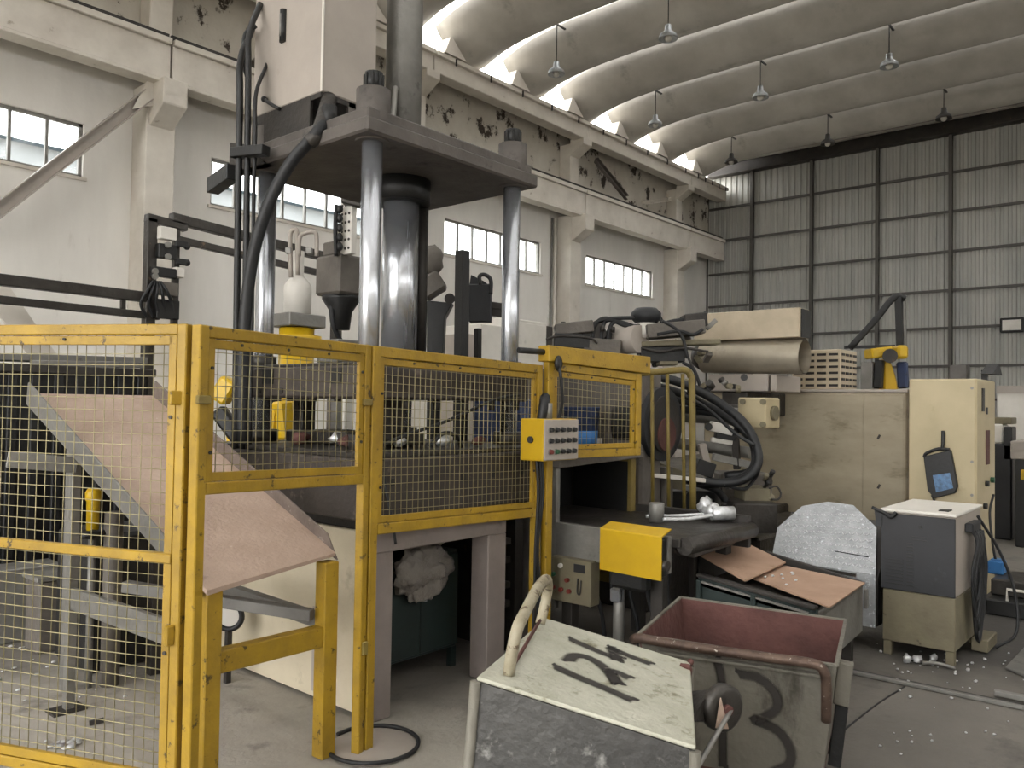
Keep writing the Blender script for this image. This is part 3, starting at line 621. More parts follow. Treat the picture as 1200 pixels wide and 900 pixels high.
MB().cyl(RC + V((0, 0, 3.19)), RC + V((0, 0, 3.26)), .17, n=36).build('cylinder_flange', 'crown', ps)
MB().tube([RC + V((-.2, -.12, 3.2)), RC + V((-.17, -.1, 3.4)), RC + V((-.12, -.06, 3.62))], .018, 8).build('pipe', 'galv', ps)
# tank on its bracket
tk = box(2.80, 3.2, 3.89, 4.62, 3.40, 5.0).build('oil_tank', 'tank_paint', ps, .008)
box(2.794, 2.802, 3.885, 3.90, 3.40, 5.0).build('tank_seam', 'white_paint', tk)
g0 = gx(333, 31, 2.8); MB().cyl((2.795, g0.y, g0.z - .1), (2.795, g0.y, g0.z + .1), .024, n=10).build('sight_glass', 'black', tk)
MB().cyl((2.775, g0.y, g0.z - .07), (2.775, g0.y, g0.z + .07), .009, n=8).build('sight_tube', 'galv', tk)
g1 = gx(316, 118, 2.8); MB().tube([g1 + V((-.01, .02, .01)), g1 + V((-.03, -.02, -.02)), g1 + V((-.02, -.14, -.09))], .012, 6).build('drain_lever', 'black', tk)
MB().ball(g1 + V((-.02, .03, .01)), .02).build('lever_knob', 'black', tk)
bk = box(2.8, 3.2, 3.9, 4.62, 3.37, 3.4).build('tank_bracket', 'dark_steel', ps)
box(2.795, 2.82, 4.0, 4.62, 3.2, 3.4).build('bracket_plate', 'dark_steel', ps, .003)
box(2.8, 3.2, 4.55, 4.62, 3.13, 3.4).build('bracket_plate', 'dark_steel', ps, .003); box(3.0, 3.2, 3.9, 3.93, 3.19, 3.4).build('bracket_plate', 'crown', ps, .003)
MB().prism([(2.72, 4.35, 3.05), (2.72, 4.75, 3.05), (2.72, 4.75, 3.25), (2.72, 4.55, 3.2)], (.08, 0, 0)).build('bracket_plate', 'dark_steel', ps)
# suction elbow and main hose
e0 = V((2.9, 3.95, 3.34)); hp_ = [e0, gx(376, 150, 2.74), gx(360, 168, 2.70), gx(340, 192, 2.66), gx(318, 232, 2.6), gx(300, 285, 2.56), gx(290, 345, 2.55), gx(285, 420, 2.55), gx(284, 520, 2.56)]
MB().tube(hp_, .036, 12).build('main_hose', 'rubber', ps)
MB().tube([V((2.86, 3.9, 3.38)), gx(379, 140, 2.78), gx(372, 158, 2.73), gx(362, 167, 2.7)], .045, 12).build('elbow', 'oily_steel', ps)
MB().cyl(gx(386, 125, 2.8), gx(386, 150, 2.8), .045, n=12).build('flange', 'black', ps)
for k, (px, yt, rr) in enumerate(((281, 90, .021), (291, 60, .019), (299, 130, .012))):
    X_ = 2.62 + .02 * k; MB().tube([gx(px + 14, yt - 55, X_ + .15), gx(px + 1, yt - 20, X_ + .02), gx(px, yt + 30, X_), gx(px - 2, 250, X_), gx(px - 4, 400, X_), gx(px - 6, 530, X_)], rr, 8).build('oil_pipe', 'black', ps)
c0, c1 = gx(274, 180, 2.6), gx(312, 176, 2.66)
MB().bar(c0, c1, .07, .06).build('pipe_clamp', 'black', ps, .004)
MB().bar((2.66, 4.6, 3.02), (2.72, 4.95, 3.0), .08, .1).build('pipe_clamp', 'black', ps, .004)
MB().tube([gx(300, 30, 2.75), gx(287, 42, 2.7), gx(286, 75, 2.68), gx(291, 95, 2.66)], .014, 6).build('bleed_hose', 'rubber', ps)

# dark cabinet and plastic bag inside the portal
KX = .14
cb = thing('tool_cabinet', (3.25, 3.6, 0), 'dark green steel cabinet with two doors inside the press portal', 'cabinet')
box(2.82 + KX, 3.45 + KX, 3.5, 3.9, .12, .71).build('body', 'green_black', cb, .006)
d1 = box(2.83 + KX, 3.135 + KX, 3.485, 3.5, .14, .69).build('door', 'green_black', cb, .004); d2 = box(3.14 + KX, 3.445 + KX, 3.485, 3.5, .14, .69).build('door', 'green_black', cb, .004)
MB().bar((3.16 + KX, 3.475, .44), (3.16 + KX, 3.475, .49), .02, .02).build('door_handle', 'chrome', d2, .003)
for x in (2.84 + KX, 3.43 + KX):
    for y in (3.52, 3.88): box(x - .02, x + .02, y - .02, y + .02, 0, .12).build('leg', 'green_black', cb)
bgq = gy(497, 668, 3.42); bg_ = MB().crumple(bgq, .2, .05, .15, 3)
one(bg_, 'plastic_bag', 'clear_plastic', 'crumpled grey plastic bag stuffed above the dark cabinet', 'bag', bgq - V((0, 0, .14)))
one(MB().crumple((3.44, 3.58, .80), .1, .08, .06, 5), 'plastic_bag', 'white_paint', 'small crumpled white bag beside the larger plastic bag', 'bag', (3.44, 3.58, .71))
# ================================================================== CONVEYOR AND TUNNEL
ZC = .84
cv = thing('conveyor', (4.6, 2.8, 0), 'low oily conveyor table running out of the dark tunnel', 'conveyor')
box(4.18, 5.1, 2.3, 3.72, ZC - .05, ZC).build('belt', 'oily_steel', cv, .006)
box(4.14, 4.18, 2.35, 3.17, ZC - .2, ZC + .015).build('side_frame', 'galv', cv, .005)
box(5.1, 5.14, 2.3, 3.17, ZC - .16, ZC + .05).build('side_frame', 'dark_steel', cv, .005)
for x in (4.22, 5.04):
    for y in (2.45, 3.1): box(x - .04, x + .04, y - .04, y + .04, 0, ZC - .05).build('leg', 'dark_steel', cv, .004)
MB().cyl((4.2, 2.28, ZC - .04), (5.1, 2.28, ZC - .04), .05, n=16).build('end_roller', 'oily_steel', cv)
a, b = gz(802, 634, .76), gz(868, 614, .8)
MB().bar(a + V((0, 0, -.05)), b + V((0, 0, -.05)), .14, .1).build('end_beam', 'machine_grey', cv, .01)
for k in range(5): 
    y = 2.4 + k * .13; MB().tube([(4.26, y, .72), (4.25, y + .02, .5), (4.3, y - .01, .28), (4.35, y, .1)], .014, 6).build('hose', 'rubber', cv)
MB().cyl((4.2, 2.72, .6), (4.2, 2.72, .06), .035, n=12).build('drain_pipe', 'galv', cv); box(4.14, 4.2, 2.68, 2.75, .42, .5).build('valve', 'chrome', cv, .008)
tn = thing('conveyor_tunnel', (4.6, 3.7, 0), 'box tunnel over the conveyor with grey roof plate, inside blackened as shade', 'tunnel')
box(4.15, 4.19, 3.17, 3.75, .3, 1.2).build('side_wall', 'galv', tn, .004); box(5.04, 5.1, 3.17, 3.75, .3, 1.24).build('side_wall', 'yellow_old', tn, .004)
box(4.19, 5.04, 3.7, 3.75, ZC + .001, 1.2).build('rear_wall', 'black', tn)
MB().hexa([(4.12, 3.12, 1.2), (5.12, 3.12, 1.23), (5.12, 3.8, 1.23), (4.12, 3.8, 1.2)], [(4.12, 3.12, 1.25), (5.12, 3.12, 1.28), (5.12, 3.8, 1.28), (4.12, 3.8, 1.25)]).build('roof_plate', 'machine_grey', tn, .006)
MB().hexa([(4.19, 3.3, 1.19), (5.04, 3.3, 1.22), (5.04, 3.69, 1.22), (4.19, 3.69, 1.19)], [(4.19, 3.3, 1.2), (5.04, 3.3, 1.23), (5.04, 3.69, 1.23), (4.19, 3.69, 1.2)]).build('shade_lining', 'black', tn)  # black sheets put the shade of the tunnel's inside into colour
box(4.195, 4.2, 3.2, 3.69, ZC, 1.19).build('shade_lining', 'black', tn); box(5.03, 5.036, 3.2, 3.69, ZC, 1.2).build('shade_lining', 'black', tn)
q = gz(690, 526, 1.27)
bu = thing('bucket', (q.x, q.y, 1.27), 'blue plastic drum standing on the tunnel roof behind the button box', 'bucket')
MB().lathe([(.0, .0), (.12, .0), (.14, .3), (.15, .31), (.135, .31), (.0, .29)], (q.x - .05, q.y + .04, 1.28), n=22).build('drum', 'navy', bu); MB().lathe([(.12, .0), (.1225, .0), (.13, .13), (.127, .13)], (q.x - .05, q.y + .04, 1.281), n=22).build('drum_band', 'blue', bu)
q = V((q.x + .12, q.y + .1, 1.31)); one(MB().bar(q, q + V((.22, -.1, .03)), .12, .05).bar(q + V((.05, .05, .04)), q + V((.2, .1, .1)), .05, .04), 'scrap_casting', 'chips', 'pale metal scrap lying on the tunnel roof plate', 'scrap', q)
# yellow cover
yc = thing('motor_cover', (4.1, 2.6, .4), 'bright yellow sheet metal drive cover on the conveyor side', 'cover')
ya, yb_ = gx(703, 640, 4.02).y, gx(775, 650, 4.02).y
zt_ = upz(703, 620, (4.02, ya)); zl = upz(703, 667, (4.02, ya)); zr = upz(773, 681, (4.02, yb_))
MB().hexa([(4.02, ya, zl), (4.02, yb_, zr), (4.028, yb_, zr), (4.028, ya, zl)], [(4.02, ya, zt_), (4.02, yb_, zt_ - .005), (4.028, yb_, zt_ - .005), (4.028, ya, zt_)]).build('front_sheet', 'yellow_clean', yc)
MB().hexa([(4.02, ya, zt_), (4.02, yb_, zt_ - .005), (4.13, yb_, zt_ + .028), (4.13, ya, zt_ + .028)], [(4.022, ya, zt_ + .008), (4.022, yb_, zt_ + .003), (4.13, yb_, zt_ + .036), (4.13, ya, zt_ + .036)]).build('top_sheet', 'yellow_clean', yc)
box(4.03, 4.135, yb_ + .03, yb_ + .08, zr, zt_ - .02).build('gearbox', 'black', yc, .01); box(4.04, 4.135, yb_ + .12, ya - .05, zl - .1, zt_ - .03).build('motor', 'black', yc, .02)
MB().cyl((4.06, yb_ + .04, zr + .08), (4.06, yb_ - .02, zr + .08), .03, n=12).build('shaft', 'oily_steel', yc)
# tin can and sprayer on the table
q = gz(769, 612, ZC); one(MB().lathe([(.0, 0), (.05, 0), (.052, .12), (.048, .125), (.0, .11)], (q.x, q.y, ZC + .003), n=18), 'tin_can', 'galv', 'dented tin can standing on the conveyor table', 'can', (q.x, q.y, ZC))
q = gz(835, 612, ZC); q.z += .012
sp = thing('cast_part', (q.x, q.y, ZC), 'shiny cast aluminium part with two long sprues lying on the conveyor end', 'casting')
MB().cyl(q + V((-.02, .0, .05)), q + V((.1, -.1, .05)), .045, n=14).build('hub', 'chips', sp); MB().ball(q + V((.04, .07, .09)), .05, 1.2, 1, 1.1, 10, 8, .25, 2).build('runner', 'chips', sp); MB().ball(q + V((.02, .02, .06)), .06, 1, 1, .9, 10, 8, .25, 4).build('body', 'chips', sp)
MB().tube([q + V((.03, .02, .04)), q + V((-.1, .2, .02)), q + V((-.25, .36, .015))], .012, 6).build('sprue', 'chips', sp); MB().tube([q + V((-.02, -.02, .04)), q + V((-.16, .1, .015)), q + V((-.3, .2, .015))], .014, 6).build('sprue', 'chips', sp)
# lower switch box
Xs = 4.08; y1, y0 = gx(645, 680, Xs).y, gx(692, 690, Xs).y; z1, z0 = upz(668, 655, (Xs, (y0 + y1) / 2)), upz(668, 707, (Xs, (y0 + y1) / 2))
sb = thing('switch_box', (Xs, (y0 + y1) / 2, z0), 'dirty beige switch box with lamp and display below the conveyor table', 'control box')
box(Xs, Xs + .1, y0, y1, z0, z1).build('housing', 'welder_beige', sb, .006)
def onface(u, v_): return V((Xs - .002, y1 + (y0 - y1) * u, z0 + (z1 - z0) * v_))
for u, v_, m_ in ((.1, .6, 'green_btn'), (.1, .3, 'red_btn'), (.3, .28, 'red_btn'), (.5, .28, 'red_btn'), (.45, .52, 'red_btn')): q = onface(u, v_); MB().cyl(q, q - V((.02, 0, 0)), .014, n=10).build('button', m_, sb)
q = onface(.28, .82); MB().cyl(q, q - V((.02, 0, 0)), .014, n=10).build('indicator_lamp', 'white_paint', sb)
q = onface(.73, .82); box(Xs - .006, Xs + .01, q.y - .04, q.y + .04, q.z - .025, q.z + .025).build('display', 'charcoal', sb)
q = onface(.75, .42); MB().tube([q + V((-.01, .01, .05)), q + V((-.015, .01, -.03)), q + V((-.015, -.01, -.04)), q + V((-.01, -.015, .04))], .005, 6).build('key_ring', 'dark_steel', sb)
# discharge tray -----------------------------------------------------
tr = thing('discharge_tray', (4.9, 2.0, 0), 'black steel discharge tray lined with pinkish sheets at the conveyor end', 'tray')
tl = [gx(818, 674, 4.42), gx(957, 714, 4.42)]
A_, B_ = tl[0], tl[1]; A2 = V((5.42, A_.y, A_.z)); B2 = V((5.45, B_.y + .08, B_.z))
D_ = V((0, 0, -.34))
MB().hexa([A_ + D_, B_ + D_, B_ + D_ + V((.03, 0, 0)), A_ + D_ + V((.03, 0, 0))], [A_, B_, B_ + V((.03, 0, 0)), A_ + V((.03, 0, 0))]).build('side_plate', 'green_black', tr, .004)
MB().bar(A_ + V((0, 0, .005)), B_ + V((0, 0, .005)), .05, .02).build('top_rail', 'dark_steel', tr, .004)
MB().bar(lerp(A_, B_, .02) + V((-.012, 0, -.03)), lerp(A_, B_, .96) + V((-.012, 0, -.03)), .012, .012).build('edge_strip', 'galv', tr)
for t in (.02, .5, .97): MB().bar(lerp(A_, B_, t) + V((-.01, 0, -.34)), lerp(A_, B_, t) + V((-.01, 0, -.02)), .03, .03).build('stiffener', 'green_black', tr, .003)
MB().hexa([B_ + D_, B2 + D_, B2 + D_ + V((0, .03, 0)), B_ + D_ + V((0, .03, 0))], [B_ + V((0, 0, -.02)), B2 + V((0, 0, -.02)), B2 + V((0, .03, -.02)), B_ + V((0, .03, -.02))]).build('end_plate', 'galv', tr, .004)
MB().hexa([A2 + D_, B2 + D_, B2 + D_ - V((.03, 0, 0)), A2 + D_ - V((.03, 0, 0))], [A2 + V((0, 0, .02)), B2 + V((0, 0, -.02)), B2 - V((.03, 0, .02)), A2 + V((-.03, 0, .02))]).build('side_plate', 'dark_steel', tr, .004)
MB().hexa([A_ + V((0, 0, -.06)), B_ + V((0, 0, -.06)), B2 + V((0, 0, -.06)), A2 + V((0, 0, -.06))], [A_ + V((0, 0, -.04)), B_ + V((0, 0, -.04)), B2 + V((0, 0, -.04)), A2 + V((0, 0, -.04))]).build('tray_floor', 'oily_steel', tr)
s1 = [gz(812, 647, .64), gz(873, 682, .59), gz(921, 660, .59), gz(866, 633, .66)]
MB().prism(s1, (0, 0, .008)).build('liner_sheet', 'tan_sheet', tr)
s2 = [gz(880, 678, .56), gz(972, 713, .54), gz(1014, 684, .53), gz(905, 661, .57)]
MB().prism(s2, (0, 0, .008)).build('liner_sheet', 'tan_sheet', tr)
m = MB()
rnd = random.Random(3)
for k in range(9): q = lerp(lerp(s2[0], s2[3], rnd.random()), lerp(s2[1], s2[2], rnd.random()), rnd.random() * .5) + V((0, 0, .016)); m.ball(q, .012, 1.2, .8, .5, 6, 4, .2, k)
m.build('metal_crumbs', 'chips', tr, kind='stuff')
for x, y in ((4.47, 2.15), (4.5, 1.68), (5.36, 1.75), (5.36, 2.2)): box(x - .03, x + .03, y - .03, y + .03, 0, .3).build('leg', 'dark_steel', tr, .003)
q = gz(1008, 690, .48); MB().bar(q + V((.02, -.03, -.12)), q + V((.02, -.03, .0)), .03, .02).build('hook', 'galv', tr, .003)
# checker plate hood behind the tray -----------------------------------
hd = thing('checker_hood', (5.7, 2.1, 0), 'faceted silver checker plate hood beside the grey welder', 'hood')
XH = 5.72
bl_, br_ = gx(904, 655, XH), gx(1026, 674, XH); tp_ = gx(970, 589, XH + .32)
hn = (br_ - bl_).cross(tp_ - bl_).normalized()
if hn.z < 0: hn = -hn
def hp3(px, py): d = ray(px, py); return EYEP + d * ((bl_ - EYEP).dot(hn) / d.dot(hn))
facet = [bl_, br_, hp3(1027, 618), hp3(1000, 592), hp3(970, 588), hp3(940, 593), hp3(911, 618)]
MB().prism(facet, hn * -.012).build('sloped_plate', 'silver', hd)
lo0 = V((XH, bl_.y, .15)); lo1 = V((XH, br_.y, .15))
MB().prism([lo0, lo1, br_ - V((0, 0, .004)), bl_ - V((0, 0, .004))], (.012, 0, 0)).build('front_plate', 'silver', hd)
e4 = V((.05, 0, 0)); MB().hexa([lo1 + e4, lo1 + V((.4, 0, 0)), lo0 + V((.4, 0, 0)), lo0 + e4], [br_ + e4 - V((0, 0, .03)), V((tp_.x + .05, br_.y, tp_.z - .1)), V((tp_.x + .05, bl_.y, tp_.z - .1)), bl_ + e4 - V((0, 0, .03))]).build('inner_body', 'oily_steel', hd)
MB().bar(hp3(978, 646) + hn * .003, hp3(1018, 653) + hn * .003, .004, .006).build('seam', 'black', hd)
MB().bar(gx(925, 661, XH - .01), gx(1003, 674, XH - .01), .02, .02).build('dark_edge', 'oily_steel', hd)
m = MB()
for i in range(26):
    for j in range(9):
        u_, w_ = (i + .5) / 26, (j + .5) / 9; px = 915 + 108 * u_; py = lerp(V((0, 600, 0)), V((0, 655 + 14 * u_, 0)), w_).y
        if (px < 938 and py < 594 + (938 - px) * .95) or (px > 1000 and py < 594 + (px - 1000) * .95): continue
        q = hp3(px, py) + hn * .002; dd = (br_ - bl_).normalized() * .008; e = hn.cross(dd).normalized() * .008 * (1 if (i + j) % 2 else -1); m.bar(q - dd - e, q + dd + e, .005, .004, hn)
m.build('checker_bars', 'chips', hd, kind='stuff')

# ================================================================== DIE CASTING MACHINE
dm = thing('die_casting_machine', (7.2, 3.6, 0), 'long die casting machine with beige guard, horizontal cylinders and hoses', 'machine')
box(5.5, 8.3, 3.3, 4.7, 0, .62).build('bed', 'oily_steel', dm, .02)
box(5.3, 5.6, 3.25, 4.8, .5, 1.9).build('fixed_platen', 'machine_grey', dm, .02)
box(6.3, 8.2, 2.75, 3.3, 0, .55).build('bed_step', 'oily_steel', dm, .02)
XEn = 8.3; ye0, ye1 = gx(1062, 470, XEn).y, gx(826, 470, XEn).y; ze = upz(980, 460, (XEn, (ye0 + ye1) / 2))
gd_ = box(XEn, XEn + 1.2, ye0, ye1, .05, ze).build('guard', 'beige_dirty', dm, .01)
ys_ = gx(1012, 500, XEn).y
box(XEn - .006, XEn, ys_ + .006, ye1, .06, ze - .03).build('guard_panel', 'beige_dirty', gd_, .003); box(XEn - .006, XEn, ye0 + .02, ys_ - .006, .06, ze - .03).build('guard_panel', 'beige_dirty', gd_, .003)
box(XEn - .02, XEn + 1.22, ye0 - .02, ye1 + .02, ze, ze + .03).build('guard_lid', 'tank_paint', gd_, .005)
for py in (512, 570): q = gx(1030, py, XEn - .006); MB().bar(q + V((-.004, .01, -.02)), q + V((-.004, -.01, .02)), .006, .02).build('latch', 'dark_steel', gd_)
# cylinder with flange, all along Y
XC = 6.5
ca, cb_ = gx(780, 484, XC), gx(880, 489, XC)
MB().cyl(ca, cb_, .075, n=20).build('tie_bar', 'galv', dm); MB().cyl(ca + V((0, 0, -.26)), cb_ + V((0, 0, -.3)), .05, n=16).build('tie_bar', 'galv', dm)
MB().cyl(ca + V((.1, 0, .07)), cb_ + V((.1, 0, .05)), .05, n=16).build('tie_bar', 'oily_steel', dm)
fy0, fy1 = gx(905, 486, XC).y, gx(872, 486, XC).y
fz1, fz0 = upz(888, 466, (XC, fy0)), upz(888, 502, (XC, fy0))
fl = box(XC - .13, XC + .16, fy0, fy1, fz0, fz1).build('flange_block', 'beige', dm, .012)
for yy in (fy0 + .02, fy1 - .05):
    for zz in (fz0 + .035, fz1 - .035): MB().cyl((XC - .15, yy, zz), (XC - .125, yy, zz), .024, n=8).build('bolt', 'welder_beige', fl)
MB().cyl((XC + .015, fy0 - .03, (fz0 + fz1) / 2), (XC + .015, fy0, (fz0 + fz1) / 2), .06, n=14).build('end_cap', 'welder_beige', fl)
# big wheel / motor disc
c0 = gd(778, 497, 6.3)
MB().cyl(c0 + V((0, .3, 0)), c0, .288, n=32).build('motor_drum', 'charcoal', dm); MB().cyl(c0 + V((0, .02, 0)), c0 + V((0, -.02, 0)), .22, n=32).build('drum_cap', 'dark_steel', dm); MB().cyl(c0 + V((0, .0, -.08)), c0 + V((0, -.035, -.08)), .13, n=24).build('drum_hole', 'rust', dm)
cc = gd(750, 520, 6.0)
MB().prism([*[gd(a_, b_, 6.6) for a_, b_ in ((743, 470), (757, 468), (755, 505), (765, 540), (800, 552), (802, 575), (742, 565), (748, 520))]], FW * .25).build('casting_bracket', 'welder_beige', dm)
a, b = gd(757, 556, 6.3), gd(826, 563, 6.3); MB().bar(a, b, .06, .03).build('slide_rail', 'white_paint', dm, .003)
box(gd(772, 590, 6.4).x, gd(772, 590, 6.4).x + .12, gd(772, 590, 6.4).y - .06, gd(772, 590, 6.4).y + .06, .55, 1.12).build('bracket', 'machine_grey', dm, .006)
for (pa, pb, w_, m_) in (((832, 499), (858, 505), .08, 'white_paint'), ((833, 515), (858, 519), .04, 'white_paint'), ((838, 508), (862, 512), .07, 'black'), ((861, 500), (864, 550), .05, 'dark_steel'), ((835, 535), (880, 545), .06, 'galv'), ((822, 520), (832, 560), .06, 'tank_paint'), ((815, 545), (835, 552), .12, 'black')):
    MB().bar(gd(*pa, 6.6), gd(*pb, 6.6), w_, w_).build('valve_block', m_, dm, .005)
q = gd(830, 500, 6.5); MB().cyl(q, q + V((-.03, -.02, 0)), .03, n=12).build('plug', 'black', dm)
for (x0_, y0_, x1_, y1_, D, m_) in ((845, 555, 905, 600, 6.8, 'machine_grey'), (872, 572, 903, 590, 6.5, 'welder_beige'), (860, 590, 912, 625, 6.3, 'oily_steel'), (800, 575, 860, 620, 7.0, 'black'), (755, 575, 800, 620, 7.0, 'black')):
    a, b = gd(x0_, y0_, D), gd(x1_, y1_, D); MB().hexa([V((a.x, a.y, b.z)), V((b.x, b.y, b.z)), V((b.x + .3, b.y + .25, b.z)), V((a.x + .3, a.y + .25, b.z))], [V((a.x, a.y, a.z)), V((b.x, b.y, a.z)), V((b.x + .3, b.y + .25, a.z)), V((a.x + .3, a.y + .25, a.z))]).build('valve_block', m_, dm, .01)
MB().tube([gd(901, 572, 6.4), gd(910, 570, 6.38), gd(915, 578, 6.38), gd(912, 585, 6.38), gd(903, 585, 6.4)], .008, 6).build('handle', 'dark_steel', dm)
# hoses
H_ = [([(742, 440), (790, 446), (840, 470), (875, 500), (889, 535), (878, 558), (850, 566), (800, 562)], .036, 6.05), ([(742, 446), (800, 462), (850, 488), (880, 515), (884, 545), (865, 562), (830, 568)], .034, 6.15),
      ([(745, 462), (790, 478), (840, 485), (872, 505), (886, 530), (880, 552), (850, 558)], .034, 6.3), ([(800, 462), (830, 480), (862, 508), (884, 522)], .014, 5.95), ([(745, 452), (800, 470), (845, 480), (880, 505)], .03, 6.25),
      ([(848, 568), (872, 573), (885, 560), (890, 548)], .014, 6.0), ([(748, 545), (755, 570), (768, 590), (790, 600)], .018, 5.9), ([(812, 565), (840, 575), (855, 595), (862, 610)], .03, 6.1)]
for pts, r_, D in H_: MB().tube([gd(x, y, D + .35 + .1 * math.sin(i)) for i, (x, y) in enumerate(pts)], r_, 10).build('hydraulic_hose', 'rubber', dm)
# top works above the fence
DT = 7.0
for (pa, pb, w_, h_, m_) in (((650, 388), (694, 383), .25, .1, 'machine_grey'), ((648, 400), (690, 402), .3, .12, 'black'), ((747, 404), (842, 401), .18, .045, 'welder_beige'), ((748, 416), (800, 416), .2, .13, 'black'),
                             ((682, 405), (725, 408), .3, .12, 'machine_grey'), ((755, 390), (822, 384), .3, .12, 'machine_grey'), ((800, 378), (826, 375), .2, .12, 'dark_steel'), ((770, 425), (792, 425), .2, .05, 'welder_beige'), ((690, 380), (700, 400), .12, .2, 'dark_steel')):
    MB().bar(gd(*pa, DT), gd(*pb, DT), w_, h_).build('top_block', m_, dm, .008)
q = gd(740, 400, 7.0); MB().cyl(gd(722, 400, 7.1), gd(750, 397, 6.9), .12, n=22).build('injection_drum', 'tank_paint', dm); MB().cyl(gd(712, 401, 7.1), gd(722, 400, 7.05), .1, n=18).build('drum_collar', 'charcoal', dm)
MB().lathe([(.0, 0), (.09, 0), (.13, .04), (.13, .09), (.09, .13), (.0, .14)], gd(757, 379, 7.0), n=18).build('pump_cap', 'charcoal', dm); MB().cyl(gd(757, 396, 7.0), gd(757, 378, 7.0), .09, n=16).build('pump_neck', 'white_paint', dm)
for k, pts in enumerate(([(694, 404), (697, 382), (710, 373), (735, 382), (755, 381)], [(704, 404), (706, 384), (714, 375), (740, 382)], [(712, 404), (714, 386), (722, 377), (745, 383)], [(757, 385), (790, 376), (815, 374), (828, 366)], [(768, 366), (775, 376), (776, 392)], [(690, 383), (710, 374), (760, 372)])):
    MB().tube([gd(x, y, 6.95) for x, y in pts], .018, 8).build('hydraulic_hose', 'rubber', dm)
for k in range(16):
    rr = random.Random(k); q = gd(760 + rr.random() * 70, 385 + rr.random() * 40, 7.1); MB().bar(q, q + V((rr.uniform(-.1, .1), rr.uniform(-.1, .1), rr.uniform(-.05, .08))), .05, .04).build('fitting', rr.choice(['galv', 'dark_steel', 'machine_grey', 'welder_beige']), dm, .004)
for k, pts in enumerate(([(640, 398), (655, 394), (690, 396), (700, 402)], [(770, 392), (795, 388), (812, 392), (824, 386)], [(752, 408), (775, 412), (800, 408), (830, 412)], [(800, 425), (812, 432), (818, 445), (822, 460)], [(806, 418), (815, 440), (812, 470)], [(776, 376), (790, 384), (800, 396), (806, 420)])):
    MB().tube([gd(x, y, 6.85) for x, y in pts], .011 + .003 * (k % 2), 6).build('hydraulic_hose', 'rubber' if k % 2 else 'oily_steel', dm)
for k in range(22):
    rr = random.Random(50 + k); px, py = rr.uniform(800, 905), rr.uniform(440, 462) if k % 2 else rr.uniform(555, 610); q = gd(px, py, 6.55); MB().cyl(q, q + V((rr.uniform(-.06, .0), rr.uniform(-.06, .0), rr.uniform(-.03, .05))), rr.uniform(.012, .03), n=8).build('fitting', rr.choice(['galv', 'dark_steel', 'oily_steel', 'welder_beige', 'black']), dm)
for px in (660, 672, 684, 706, 718): q = gd(px, 384 + (px - 660) * .1, 6.9); MB().cyl(q, q + V((0, 0, .05)), .02, n=8).build('bolt', 'oily_steel', dm)
# large duct with channel on top, along Y
XT = 7.45; ta, tb2 = gx(826, 418, XT), gx(943, 418, XT); rT = .163
dt = MB(); n_ = 28
for rr_, rev in ((rT, 0), (rT - .012, 1)):
    dt.cyl(ta, tb2, rr_, n=n_, caps=False)
k0 = len(dt.v)
dt.build('duct_tube', 'duct_metal', dm); box(XT - .08, XEn, gx(880, 470, XT).y, gx(850, 470, XT).y, ze - .25, upz(870, 459, (XT, 3.3))).build('saddle_arm', 'oily_steel', dm, .01)
box(XT - .14, XT + .12, tb2.y + .0, ta.y + .05, upz(940, 396, (XT, tb2.y)), upz(940, 362, (XT, tb2.y))).build('duct_channel', 'fin_crate', dm, .006)
box(XT - .1, XT + .11, tb2.y - .012, tb2.y + .0, upz(940, 396, (XT, tb2.y)), upz(940, 363, (XT, tb2.y))).build('channel_end', 'black', dm); MB().cyl(tb2 + V((0, .3, 0)), tb2 + V((0, .31, 0)), rT - .01, n=24).build('duct_shade_disc', 'black', dm)  # black disc stands for the shade deep in the open duct
MB().cyl(ta + V((0, .0, 0)), ta + V((0, .1, 0)), rT, .1, n=24).build('duct_cone', 'oily_steel', dm)
box(XT - .1, XT + .5, gx(905, 448, XT).y, gx(835, 448, XT).y, upz(870, 459, (XT, 3.3)), upz(870, 440, (XT, 3.3)) + .01).build('saddle', 'tank_paint', dm, .01)
box(XT - .11, XT + .5, gx(915, 448, XT).y, gx(908, 448, XT).y, upz(870, 459, (XT, 3.3)), upz(870, 440, (XT, 3.3))).build('saddle', 'tank_paint', dm, .01)
for px in (808, 830, 862): q = gx(px, 453, XT - .12); MB().cyl(q, q - V((.06, 0, 0)), .025, n=10).build('fitting', 'black', dm)
# tubular yellow guard in front of the hoses
tg = thing('tube_guard', gd(780, 600, 6.0), 'dull yellow bent tube guard in front of the hydraulic hoses', 'guard')
MB().tube([gd(746, 438, 6.0), gd(790, 434, 6.0), gd(803, 434, 6.0), gd(809, 440, 6.0), gd(811, 460, 6.0), gd(812, 600, 6.0)], .025, 10, 4).build('frame_tube', 'yellow_old', tg)
for px, p2 in ((764, 765), (782, 784), (800, 802)): MB().tube([gd(px, 438, 6.0), gd(p2, 604, 6.0)], .014, 8, 1).build('bar', 'yellow_old', tg)
q = gd(780, 604, 6.0); MB().bar(gd(745, 603, 6.0), gd(815, 606, 6.0), .04, .04).build('foot_rail', 'dark_steel', tg)
MB().bar(gd(750, 606, 6.0), V((gd(750, 606, 6.0).x, gd(750, 606, 6.0).y, 0)), .04).build('leg', 'dark_steel', tg); MB().bar(gd(812, 606, 6.0), V((gd(812, 606, 6.0).x, gd(812, 606, 6.0).y, 0)), .04).build('leg', 'dark_steel', tg)

